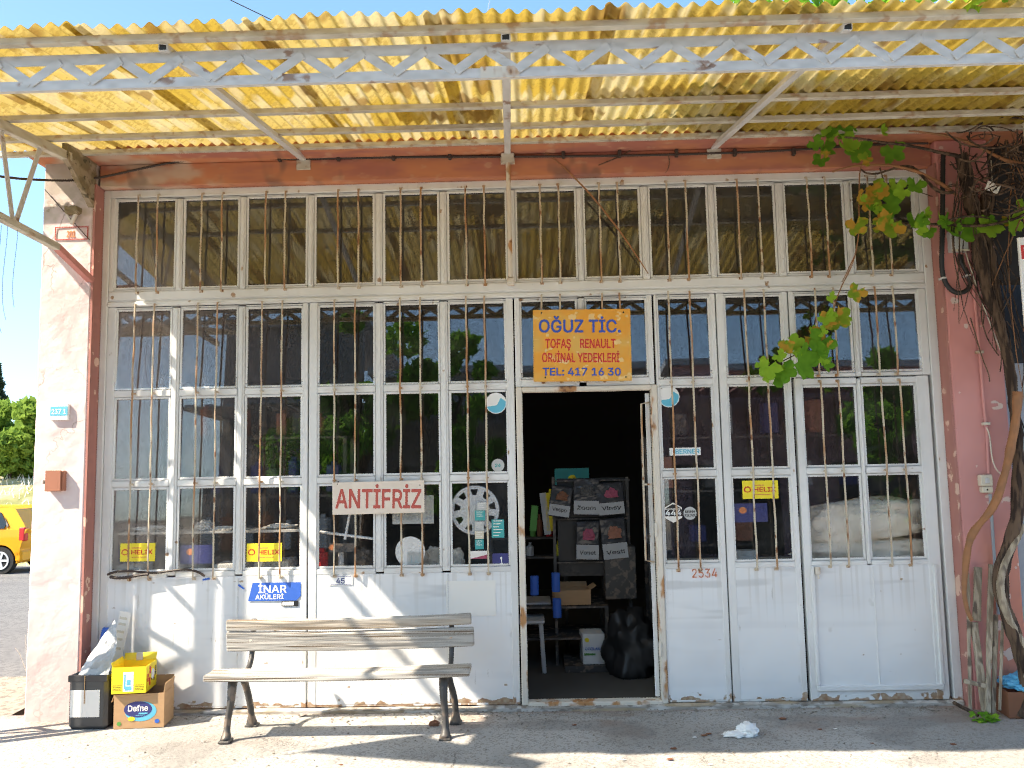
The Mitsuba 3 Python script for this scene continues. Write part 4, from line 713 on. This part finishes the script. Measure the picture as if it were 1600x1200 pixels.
for mm, mt, nm in ((disc(a[0]+.035, a[2]-.045, 1.046, .018, .002, 16), 'm_helixyellow', 'emblem'), (text('COOLANT', a[0]+.02, b[0]-.02, a[2]-.125, 1.048, .02, .001), 'm_blue', 'lettering'), (bx(a[0]+.01, a[0]+.1, 1.046, 1.0485, a[2]-.165, a[2]-.15), 'm_green', 'green_line')): obj(nm, mm, mt, k)
obj('box_stand', bx(a[0]-.15, b[0]+.08, 1.0, 1.5, .012, b[2]-.001, .004), 'm_iron', label='low dark block under the white carton inside the doorway', cat='block')
obj('black_bag', crumple((.74, .95, .012), (.19, .2, .32), 21), 'm_black', smooth=True, label='big black rubbish bag on the floor at the right of the doorway', cat='bag')
obj('dark_crate', bx(.58, .84, 1.2, 1.6, .55, .98, .006), 'm_iron', label='dark crate standing behind the black bag in the doorway', cat='crate')
k = thing('plastic_chair', 'old white plastic chair just inside the left of the doorway', 'chair'); cx = at(835, 960, 1.0)[0]-.12; 
obj('seat', bx(cx-.18, cx+.2, .95, 1.33, .40, .425, .01), 'm_plasticgray', k)
for dx in (-.15, .17):
    for dy in (1.0, 1.3): obj('leg', bar((cx+dx*1.12, dy, .012), (cx+dx, dy, .40), .035, .035, upv=(0, 1, 0), b=.006), 'm_plasticgray', k)
obj('backrest', bx(cx-.18, cx-.15, .98, 1.33, .43, .78, .01), 'm_plasticgray', k)
for i, (u, v) in enumerate(((835, 910), (868, 905), (870, 945))):
    p = at(u, v, 1.15); obj('blue_can', tube([(p[0], 1.08, p[2]-.09), (p[0], 1.08, p[2]+.06)], .035, 12), 'm_blue', label=('blue can at the left edge of the doorway', 'blue can beside the small carton in the doorway', 'blue can hanging under the counter in the doorway')[i], cat='can')

# ------------------------------------------------------------------ vines, sticks and the right edge
def leafmesh(c, s, seed, yaw=0, pitch=0, roll=0):
    r_ = random.Random(seed); cu = r_.uniform(-.05, .42); n = 30; pts = [(0, 0, 0)]
    for i in range(n+1):
        a = -math.pi*.5 + .42 + (2*math.pi-.84)*i/n
        lob = .62 + .38*abs(math.cos((a+math.pi/2)*2.5))**.8; tooth = .05*(i % 2)
        rr = (lob+tooth)*(1+r_.uniform(-.06, .06)); x, z = rr*math.cos(a), rr*math.sin(a)
        pts.append((x, -cu*(x*x+z*z) - .18*abs(x)*r_.uniform(.5, 1.5) + .07*math.sin(3*a+seed), z))
    pts[0] = (0, .03, -.10)
    m = trimesh.Trimesh(np.array(pts)*s*.5, [[0, i, i+1] for i in range(1, n+1)], process=False)
    m.apply_transform(trimesh.transformations.euler_matrix(math.radians(pitch), math.radians(roll), math.radians(yaw))); return mv(m, *c)
GV = thing('grape_vine', 'old grape vine climbing the pink pillar with leaves hanging before the right windows', 'vine')
def wob(pts, m=6, amp=.01, seed=0):
    p = spline(pts, m); p = p + (np.stack([meshkit.fbm(p*5+seed+9*i, 3, seed+i) for i in range(3)], 1)-.5)*2*amp; return p
def stem(name, uvp, r, m, parent, seed=0, mm=6, amp=.008, label=None, n=8):
    p = wob([at(u, v, -q) for u, v, q in uvp], mm, amp, seed); rr = np.interp(np.linspace(0, 1, len(p)), np.linspace(0, 1, len(r)), r)*(1+.55*(meshkit.noise(p*13, seed)-.5))
    return obj(name, tube(p, rr, n), m, parent, label=label, smooth=True)
stem('trunk', [(1590, 1120, .34), (1592, 1010, .34), (1570, 950, .32), (1565, 890, .30), (1585, 830, .30), (1592, 770, .3), (1590, 690, .28), (1582, 600, .26), (1565, 520, .25), (1540, 440, .24), (1528, 370, .24), (1515, 300, .24), (1500, 240, .28)], [.055, .045, .04, .045, .05, .042, .032, .03, .034, .04, .05, .048, .04], 'm_bark', GV, 3, 6, .014, n=12)
stem('trunk', [(1545, 300, .22), (1540, 360, .22), (1556, 460, .22), (1572, 560, .24), (1582, 660, .25)], [.05, .05, .03, .02, .015], 'm_bark', GV, 5, 6, .012)
stem('trunk', [(1605, 1060, .4), (1585, 980, .36), (1563, 925, .36), (1575, 870, .34), (1600, 820, .32)], [.02, .022, .025, .022, .02], 'm_stick', GV, 8)
stem('branch', [(1590, 612, .36), (1583, 680, .36), (1568, 745, .36), (1546, 800, .34), (1520, 832, .32), (1509, 880, .30), (1507, 930, .30), (1518, 970, .30)], [.030, .028, .026, .027, .024, .022, .018, .014], 'm_stem', GV, 11, 6, .006, 'thick orange-brown branch curving down the pink pillar')
BRN = [[(1500, 245, .3), (1440, 232, .4), (1380, 222, .5), (1320, 215, .55)], [(1495, 305, .26), (1430, 268, .3), (1350, 258, .35), (1300, 268, .35)], [(1490, 300, .3), (1450, 285, .3), (1425, 262, .28), (1400, 262, .3), (1345, 265, .35)], [(1600, 256, .4), (1560, 245, .4), (1520, 225, .36), (1480, 212, .4), (1420, 205, .5)],
       [(1600, 335, .4), (1540, 352, .35), (1490, 352, .3), (1440, 350, .28), (1400, 352, .3)], [(1345, 260, .3), (1342, 320, .25), (1335, 400, .22), (1310, 460, .2), (1290, 520, .2), (1250, 550, .2)], [(1375, 262, .3), (1388, 310, .25), (1395, 350, .22)], [(1335, 400, .22), (1316, 440, .2)],
       [(1600, 420, .3), (1575, 470, .28), (1545, 520, .26)], [(1600, 330, .35), (1570, 400, .3), (1548, 450, .28)], [(1290, 525, .2), (1230, 560, .22), (1200, 575, .22)]]
for i, b in enumerate(BRN): stem('branch', b, [.012, .009, .006] if i < 5 else [.005, .004, .003], 'm_stem' if i % 2 else 'm_bark', GV, 20+i, 6, .008, n=6)
stem('dry_cane', [(830, 222, .12), (905, 285, .1), (960, 350, .08), (1013, 428, .06)], [.004, .006, .007, .004], 'm_stem', GV, 50, 6, .004, 'dry orange cane slanting across the top windows', n=6)
stem('dry_cane', [(1000, 222, .12), (985, 235, .115), (950, 252, .115), (935, 258, .115)], [.004, .004, .003], 'm_bark', GV, 51, 5, .004, n=5)
stem('dry_cane', [(1043, 240, .12), (1046, 255, .115), (1040, 270, .115)], [.003, .003, .002], 'm_bark', GV, 52, 5, .003, n=5)
LV = [(1287, 232, 34, 0), (1282, 250, 26, 0), (1320, 228, 38, 1), (1342, 236, 40, 0), (1395, 236, 38, 0), (1366, 197, 20, 0), (1377, 203, 22, 1), (1320, 203, 24, 0), (1296, 206, 26, 0), (1350, 250, 24, 2), (1400, 290, 30, 1), (1408, 300, 26, 1), (1430, 290, 30, 0), (1388, 318, 42, 0), (1362, 312, 38, 2), (1345, 306, 26, 2), (1338, 352, 34, 2), (1388, 352, 48, 2), (1378, 300, 24, 2),
      (1429, 346, 36, 0), (1447, 334, 18, 1), (1450, 362, 24, 0), (1477, 356, 42, 0), (1467, 340, 18, 1), (1507, 358, 40, 0), (1544, 356, 40, 1), (1580, 346, 40, 1), (1597, 330, 30, 1), (1600, 318, 22, 1), (1338, 456, 30, 2), (1297, 464, 18, 1), (1308, 495, 42, 2), (1294, 500, 30, 2), (1282, 535, 46, 0), (1270, 528, 34, 2), (1240, 538, 32, 1), (1218, 556, 22, 1), (1250, 566, 56, 0), (1200, 575, 36, 1), (1272, 552, 40, 0), (1190, 568, 22, 1), (1212, 590, 34, 0), (1268, 512, 12, 1), (1228, 580, 36, 0)]
_r = random.Random(5)
for (u, v, du, dv, n) in ((1330, 225, 60, 26, 8), (1385, 300, 40, 26, 6), (1500, 350, 80, 14, 7), (1245, 560, 50, 34, 10), (1300, 500, 22, 26, 5), (1380, 340, 30, 22, 4)):
    LV += [(u + _r.uniform(-du, du), v + _r.uniform(-dv, dv), _r.uniform(13, 26), _r.choice((0, 1, 1, 0, 2))) for _ in range(n)]
for i in range(14):
    u0 = _r.uniform(1475, 1590); stem('branch', [(u0, _r.uniform(190, 300), .32), (u0+_r.uniform(-30, 40), _r.uniform(300, 430), .3), (u0+_r.uniform(-40, 70), _r.uniform(430, 640), .3)], [.004, .004, .002], 'm_bark' if i % 3 else 'm_stem', GV, 80+i, 5, .02, n=5)
for i, (u, v, s, t) in enumerate(LV):
    p = at(u, v, -(.30 if v < 430 else .20) - rng.uniform(-.04, .08)); r_ = random.Random(i)
    m = leafmesh(p, s/228*1.05, i, r_.uniform(-35, 35), r_.uniform(-30, 25), r_.uniform(-50, 50) + (180 if r_.random() < .75 else 90))
    obj('leaf', m, ('m_leaf', 'm_leaflight', 'm_leafautumn')[t], GV, smooth=True)
# tangle of dry twigs under the canopy corner
tw = []
for i in range(230):
    c = np.array([rng.uniform(2.95, 3.9), -rng.uniform(.15, .6), rng.uniform(3.25, 3.85)]); d = np.array([rng.uniform(-1, 1), rng.uniform(-.4, .4), rng.uniform(-.45, .35)]); L = rng.uniform(.15, .5)
    tw.append(tube(wob([c, c+d*L*.5+[0, 0, rng.uniform(-.06, .06)], c+d*L], 4, .012, i), [rng.uniform(.003, .007)]*9, 5))
obj('dry_twigs', cat_(tw), 'm_bark', GV, label='tangle of dry dark twigs under the right end of the canopy', kind='stuff')
tw = []
for i in range(34):
    z = rng.uniform(1.6, 3.6); x = rng.uniform(3.0, 3.3) if z > 2.5 else rng.uniform(3.24, 3.4); c = np.array([x, -rng.uniform(.17, .3), z]); tw.append(tube(wob([c, c+[rng.uniform(-.05, .08), -.02, -.2], c+[rng.uniform(-.05, .12), 0, -.45]], 5, .012, i+200), .004, 5))
obj('loose_bark', cat_(tw), 'm_bark', GV, label='shreds of loose bark on the vine trunk', kind='stuff')
# foliage lying on the canopy
lf = [[], []]
for i in range(5200):
    x = rng.triangular(.5, 4.4, 3.9) if i % 3 else rng.uniform(1.3, 4.4); p = rng.triangular(.15, 1.6, .6); z = zr(p)+.215+rng.random()**2*.35
    lf[i % 2].append(leafmesh((x, -p, z), rng.uniform(.13, .20), i+500, rng.uniform(0, 360), rng.uniform(60, 120), rng.uniform(-35, 35)))
for i in range(26):
    x = rng.choice([1.0, 1.03, 2.1, 2.25, 2.9, 3.2, 1.25, 1.4]) + rng.uniform(-.12, .12); lf[i % 2].append(leafmesh((x, -2.42+rng.uniform(-.1, .03), zr(2.42)+.12+rng.uniform(-.01, .08)), rng.uniform(.08, .14), i+3000, rng.uniform(0, 360), rng.uniform(-40, 40), rng.uniform(90, 200)))
obj('roof_foliage', cat_(lf[0]), 'm_leaf', GV, label='vine leaves lying over the right end of the canopy', kind='stuff'); obj('roof_foliage', cat_(lf[1]), 'm_leaflight', GV, kind='stuff')
# sticks
for i, (u0, v0, u1, v1, w, q0, q1, l) in enumerate(((1528, 886, 1526, 970, .048, .2, .24, 'short flat plank standing upright, topmost of the leaning timber'), (1512, 895, 1516, 1112, .022, .2, .30, 'thin stick leftmost of the leaning timber'), (1521, 972, 1540, 1112, .045, .22, .34, 'broad grey plank in the middle of the leaning timber'), (1549, 882, 1543, 1114, .034, .2, .36, 'long straight pole leaning against the vine trunk'), (1556, 960, 1552, 1115, .028, .24, .34, 'forked dark stake right of the long pole'), (1568, 930, 1562, 1110, .02, .26, .36, 'thin bent stick rightmost of the leaning timber'))):
    a, b = at(u0, v0, -q0), at(u1, v1, -q1); m = sub(bar(b, a, w, w*.55, upv=(0, 1, 0), b=.003), .05); obj('timber_stick', dent(m, .006, 9, i), 'm_stick', label=l, cat='stick', smooth=40)
a, b = at(1506, 1064, -.37), at(1540, 1072, -.37); obj('timber_block', bar(a, b, .03, .026, b=.003), 'm_stick', label='small crossbar nailed across the leaning timber', cat='stick')
a, b = at(1490, 1098, -.2), at(1528, 1116, -.36); obj('fallen_branch', tube(wob([a, (a+b)/2, b], 5, .01, 3), .012, 7), 'm_bark', label='short branch lying at the foot of the pink pillar', cat='branch', smooth=True)
wd = thing('weed', 'small green weed growing at the foot of the leaning timber', 'plant'); wp = at(1538, 1124, -.42); wp[2] = 0
for i in range(22):
    g = rng.uniform(0, 6.28); L = rng.uniform(.03, .09); obj('leaf', leafmesh((wp[0]+L*math.cos(g), wp[1]+.5*L*math.sin(g), rng.uniform(.01, .05)), .05, i+70, rng.uniform(0, 360), rng.uniform(40, 110), 0), 'm_leaf' if i % 3 else 'm_leaflight', wd)
k, R = carton('brown_carton', 'dark brown carton at the right edge under a blue bag', (at(1592, 1100, -.25)[0]+.03, -.27, .003), .30, .25, .16, -6, 'm_carton', [])
obj('blue_bag', crumple((at(1590, 1075, -.25)[0]+.04, -.27, .165), (.13, .10, .055), 14), 'm_bluebag', label='crumpled light blue bag lying on the brown carton', cat='bag')
k = thing('hanging_tag', 'small white cardboard tag hanging among the dry twigs', 'tag'); p = at(1551, 293, -.35); obj('card', roty(bx(p[0]-.045, p[0]+.045, -.352, -.35, p[2]-.032, p[2]+.032), 25, p), 'm_paper', k); obj('hole', disc(p[0]+.02, p[2]-.012, -.3525, .006, .001, 8), 'm_black', k); obj('string', tube([p+[0, 0, .03], p+[.02, .03, .2]], .002, 4), 'm_beige', k)
# neighbouring shop at the right
N = thing('neighbour_shop', 'dark neighbouring workshop front with grey metal shutters at the right edge', 'building')
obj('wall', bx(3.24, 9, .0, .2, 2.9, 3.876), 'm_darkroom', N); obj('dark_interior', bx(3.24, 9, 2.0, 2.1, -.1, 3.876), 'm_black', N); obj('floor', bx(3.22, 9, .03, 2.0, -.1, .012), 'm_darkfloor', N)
for i in range(8): obj('shutter_panel', bx(3.30+i*.18, 3.47+i*.18, -.02+.006*(i % 2), .04, .0, 2.3, .006), 'm_graymetal', N)
obj('door_post', bx(3.245, 3.297, -.03, .05, 0, 2.9, .004), 'm_graymetal', N)
k = thing('white_hanging_sign', 'white sign with red letters cut off by the right edge', 'sign'); a = at(1588, 372, -.6); b = at(1598, 535, -.6)
obj('board', bx(a[0], a[0]+.7, -.62, -.60, b[2], a[2], .004), 'm_white', k); obj('lettering', text('BOSCH', a[0]+.012, a[0]+.42, a[2]-.14, -.62, .085, .002), 'm_signred', k); obj('hanger', tube([(a[0]+.1, -.61, a[2]), (a[0]+.1, -.61, 3.8)], .006, 5), 'm_dirtysteel', k); obj('hanger', tube([(a[0]+.6, -.61, a[2]), (a[0]+.6, -.61, 3.8)], .006, 5), 'm_dirtysteel', k)

# ------------------------------------------------------------------ background at the left
def car(name, label, X, Y, paint, rot=0, sc=1.0, Z=-.045):
    """small hatchback, nose towards -x, near side at y = Y"""
    k = thing(name, label, 'car'); W = 1.68
    M = lambda mm: (mm.apply_scale(sc), rotz(mm, rot), mv(mm, X, Y, Z))[0]
    low = Polygon([(0, .28), (.02, .55), (.10, .86), (.16, .98), (-3.2, .90), (-3.75, .72), (-3.85, .45), (-3.8, .24), (-.1, .22)])
    for cx in (-.42, -3.1): low = low.difference(Point(cx, .30).buffer(.345, 12))
    def ex(poly, w0, tap):
        m = trimesh.creation.extrude_polygon(poly, w0, engine='earcut'); v = m.vertices; m.vertices = np.c_[v[:, 0], v[:, 2], v[:, 1]]; m.invert()
        m = sub(m, .12); v = m.vertices; c = w0/2; f = 1 - tap*np.clip((v[:, 2]-.80)/.65, 0, 1)**1.2 - .05*np.clip((.45-v[:, 2])/.2, 0, 1); v[:, 1] = c + (v[:, 1]-c)*f; m.vertices = v; return m
    obj('body', M(ex(low, W, .06)), paint, k, smooth=35)
    obj('roof', M(ex(Polygon([(.14, .96), (.03, 1.12), (-.22, 1.42), (-.45, 1.48), (-1.6, 1.50), (-2.0, 1.42), (-2.75, .95)]), W, .24)), paint, k, smooth=35)
    def side(poly, m, nm, out=.012):
        mm = sub(trimesh.creation.extrude_polygon(poly, .02, engine='earcut'), .07); v = np.array(mm.vertices); z = v[:, 1]; f = 1-.24*np.clip((z-.80)/.65, 0, 1)**1.2; y = W/2-(W/2)*f - out - .02; mm.vertices = np.c_[v[:, 0], y+v[:, 2]-.0, z]; obj(nm, M(mm), m, k)
    side(Polygon([(-.36, 1.0), (-.33, 1.10), (-.50, 1.34), (-.62, 1.39), (-1.22, 1.41), (-1.22, .98)]), 'm_carglass', 'rear_window'); side(Polygon([(-1.30, .97), (-1.30, 1.40), (-1.75, 1.40), (-2.4, .96)]), 'm_carglass', 'front_window'); side(Polygon([(-.30, 1.01), (-.27, 1.06), (-.40, 1.24), (-.335, 1.10)]), 'm_iron', 'window_seal')
    obj('tail_light', M(bx(-.02, .115, -.004, .16, .72, 1.02, .02)), 'm_brightred', k); obj('bumper', M(bx(-.10, .06, .01, W-.01, .26, .52, .04)), 'm_iron' if paint == 'm_carred' else paint, k); obj('door_handle', M(bx(-1.15, -.98, -.02, 0, .80, .83, .006)), paint, k)
    obj('sill', M(bx(-2.72, -1.04, .0, .1, .2, .27, .01)), 'm_iron', k)
    for cx in (-.42, -3.1):
        for y in (.02, W-.2):
            w = obj('wheel', M(trimesh.creation.cylinder(.30, .18, sections=28, transform=np.array([[1, 0, 0, cx], [0, 0, 1, y+.09], [0, 1, 0, .30], [0, 0, 0, 1.0]]))), 'm_rubber', k)
            if y < 1:
                obj('rim', M(cat_([trimesh.creation.annulus(.165, .20, .02, sections=24, transform=np.array([[1, 0, 0, cx], [0, 0, 1, y-.006], [0, 1, 0, .30], [0, 0, 0, 1.0]]))] + [bar((cx, y-.008, .30), (cx+.18*math.cos(g), y-.008, .30+.18*math.sin(g)), .05, .015, upv=(0, 1, 0)) for g in np.arange(5)*2*math.pi/5])), 'm_alloy', w)
    return k
car('parked_car', 'yellow hatchback parked on the side road at the left edge', -11.02, 12.4, 'm_caryellow', 0, .97, -.34)
def tree(name, label, c, h, rad, n, m, seed, trunk=True, cone=False, group=None, ls=.22):
    k = thing(name, label, 'tree' if h > 2.4 else 'bush', group); r_ = np.random.RandomState(seed); P = []
    if cone:
        t = r_.rand(n)**.8; ang = r_.rand(n)*6.283; rr = (1-t)*rad*(.55+.45*r_.rand(n))*(.75+.25*np.sin(t*40)); P = np.c_[rr*np.cos(ang), rr*np.sin(ang), h*(.08+.92*t)]
    else:
        K_ = 30; cc = r_.randn(K_, 3)*np.array([rad*.42, rad*.42, h*.17]) + [0, 0, h*.58]; cr = rad*(.16+.24*r_.rand(K_)); w = r_.randint(0, K_, n); d = r_.randn(n, 3); d /= np.linalg.norm(d, axis=1, keepdims=True); P = cc[w] + d*cr[w][:, None]*(.6+.4*r_.rand(n, 1))*np.array([1, 1, .85]); P[:, 2] = np.clip(P[:, 2], .08, None)
    a = r_.randn(n, 3); a /= np.linalg.norm(a, axis=1, keepdims=True); b = np.cross(a, r_.randn(n, 3)); b /= np.linalg.norm(b, axis=1, keepdims=True); s = ls*(.5+r_.rand(n, 1))
    v = np.stack([P-a*s, P+b*s*.45, P+a*s, P-b*s*.45], 1).reshape(-1, 3) + np.array(c); f = np.arange(n)[:, None]*4; F = np.vstack([f+[0, 1, 2], f+[0, 2, 3]])
    obj('crown', trimesh.Trimesh(v, F, process=False), m, k)
    obj('trunk', tube(wob([np.array(c)+[0, 0, -.3], np.array(c)+[.05*rad, 0, h*.3], np.array(c)+[0, .05, h*(.95 if cone else .62)]], 5, .06, seed), [.05*h**.5*1.3, .04*h**.5, .02], 7), 'm_bark', k, smooth=True)
    for i in range(0 if cone else 5):
        g = i*1.3+seed; obj('limb', tube([np.array(c)+[0, 0, h*(.3+.05*i)], np.array(c)+[rad*.5*math.cos(g), rad*.5*math.sin(g), h*(.55+.05*i)]], [.03*h**.5, .012], 5), 'm_bark', k)
    return k
tree('roadside_bush', 'bright green bushy tree beside the white pillar on the bank', (-15.0, 20.6, 1.5), 3.1, 1.35, 6500, 'm_bush', 3, ls=.12)
tree('roadside_bush', 'green bush at the left edge on the bank', (-17.3, 21.5, 1.5), 2.5, 1.4, 6000, 'm_bush', 5, ls=.12)
tree('roadside_bush', 'low green bush in front of the taller bushes on the bank', (-15.9, 19.9, 1.45), 1.5, 1.3, 4500, 'm_bush', 8, ls=.11)
tree('conifer', 'dark conifer rising behind the bushes at the left edge', (-26.6, 36, 1.9), 5.6, 1.6, 9000, 'm_conifer', 4, cone=True, ls=.2)
gr = []
for i in range(900):
    x, y = rng.uniform(-17, -10), rng.uniform(14.8, 20); t_ = (y-14.6)/5.4; z = -.45+t_*t_*(3-2*t_)*2.15; a = rng.uniform(0, 6.28); h = rng.uniform(.08, .25); gr.append(trimesh.Trimesh([(x-.02*math.cos(a), y, z), (x+.02*math.cos(a), y, z), (x+.08*math.cos(a), y+.05, z+h)], [[0, 1, 2]], process=False))
obj('dry_grass', cat_(gr), 'm_sack', label='dry grass tufts on the bank', cat='grass', kind='stuff')
for i in range(5):
    p = np.array([-4.6-.25*i+rng.uniform(-.2, .2), 1.0+rng.uniform(-.5, .6), -.05]); t_ = thing('dry_weed', 'dry weed stalk on the verge left of the white pillar', 'plant', 'dry weeds on the verge')
    for j in range(9): d = np.array([rng.uniform(-.12, .12), rng.uniform(-.08, .08), rng.uniform(.12, .38)]); obj('stalk', tube([p, p+d*.6+[0, 0, .03], p+d], [.004, .003, .0015], 4), 'm_sack', t_)
k = thing('overhead_wire', 'dark overhead wire crossing the sky above the canopy', 'wire'); obj('strand', tube([at(300, -40, 7), at(360, 0, 7), at(418, 28, 7), at(520, 75, 7)], .008, 5), 'm_hose', k)
k = thing('thin_overhead_wire', 'thin pale wire in the sky above the middle of the canopy', 'wire'); obj('strand', tube([at(772, -40, 6), at(760, 30, 6)], .004, 4), 'm_plasticgray', k)
for j in range(3):
    u = (28, 12, 2)[j]; k = thing('dangling_twig', 'thin dry twig dangling from the side bracket', 'twig', 'dry twigs dangling from the bracket'); obj('stalk', tube(spline([at(u, 352, -1.0), at(u-4, 400, -1.0), at(u-8, 440, -1.0), at(u-6+3*j, 480+20*j, -1.0)], 4), .0016, 4), 'm_bark', k)

# ------------------------------------------------------------------ across the street (seen reflected in the panes)
def workshop(x0, x1, h, canopy_h, wallm, label, y=-27):
    k = thing('opposite_workshop', label, 'building'); obj('wall', bx(x0, x1, y-.3, y, -.1, h), wallm, k); obj('roof', bx(x0-.2, x1+.2, y-6, y+.2, h, h+.18), 'm_graymetal', k)
    n = int((x1-x0)/.25); 
    for i in range(n): obj('canopy_strip', bx(x0+i*.25, x0+i*.25+.2, y+.2, y+3.2, canopy_h, canopy_h+.03+.05*(i % 2)), 'm_graymetal' if wallm == 'm_graywall' else 'm_pinkwall', k)
    for i in range(max(1, int((x1-x0)/4))): obj('door', bx(x0+.6+4*i, x0+3.2+4*i, y-.02, y+.03, 0, 2.6), 'm_black', k)
workshop(-9.0, -5.0, 8.2, 4.0, 'm_graywall', 'taller grey workshop across the street, reflected in the left panes', -18); workshop(-4.6, 3.0, 6.6, 4.0, 'm_graywall', 'long grey workshop across the street, reflected in the middle panes', -18); workshop(3.6, 14, 6.7, 4.5, 'm_pinkwall', 'pink workshop across the street, reflected in the right panes', -18)
tree('street_tree', 'leafy tree across the street reflected left of the doorway', (-3.9, -13.5, -.05), 7.2, 1.8, 6000, 'm_leaf', 12, ls=.15); tree('street_tree', 'smaller leafy tree across the street reflected near the doorway', (-1.6, -13.5, -.05), 6.6, 1.2, 4000, 'm_leaf', 13, ls=.15); tree('street_tree', 'leafy tree across the street reflected at the right', (8.2, -13, -.05), 5.6, 1.5, 3500, 'm_leaf', 14, ls=.15)
car('parked_van', 'red vehicle parked across the street, reflected in the wicket door', 8.6, -12.5, 'm_carred', 180, 1.35)
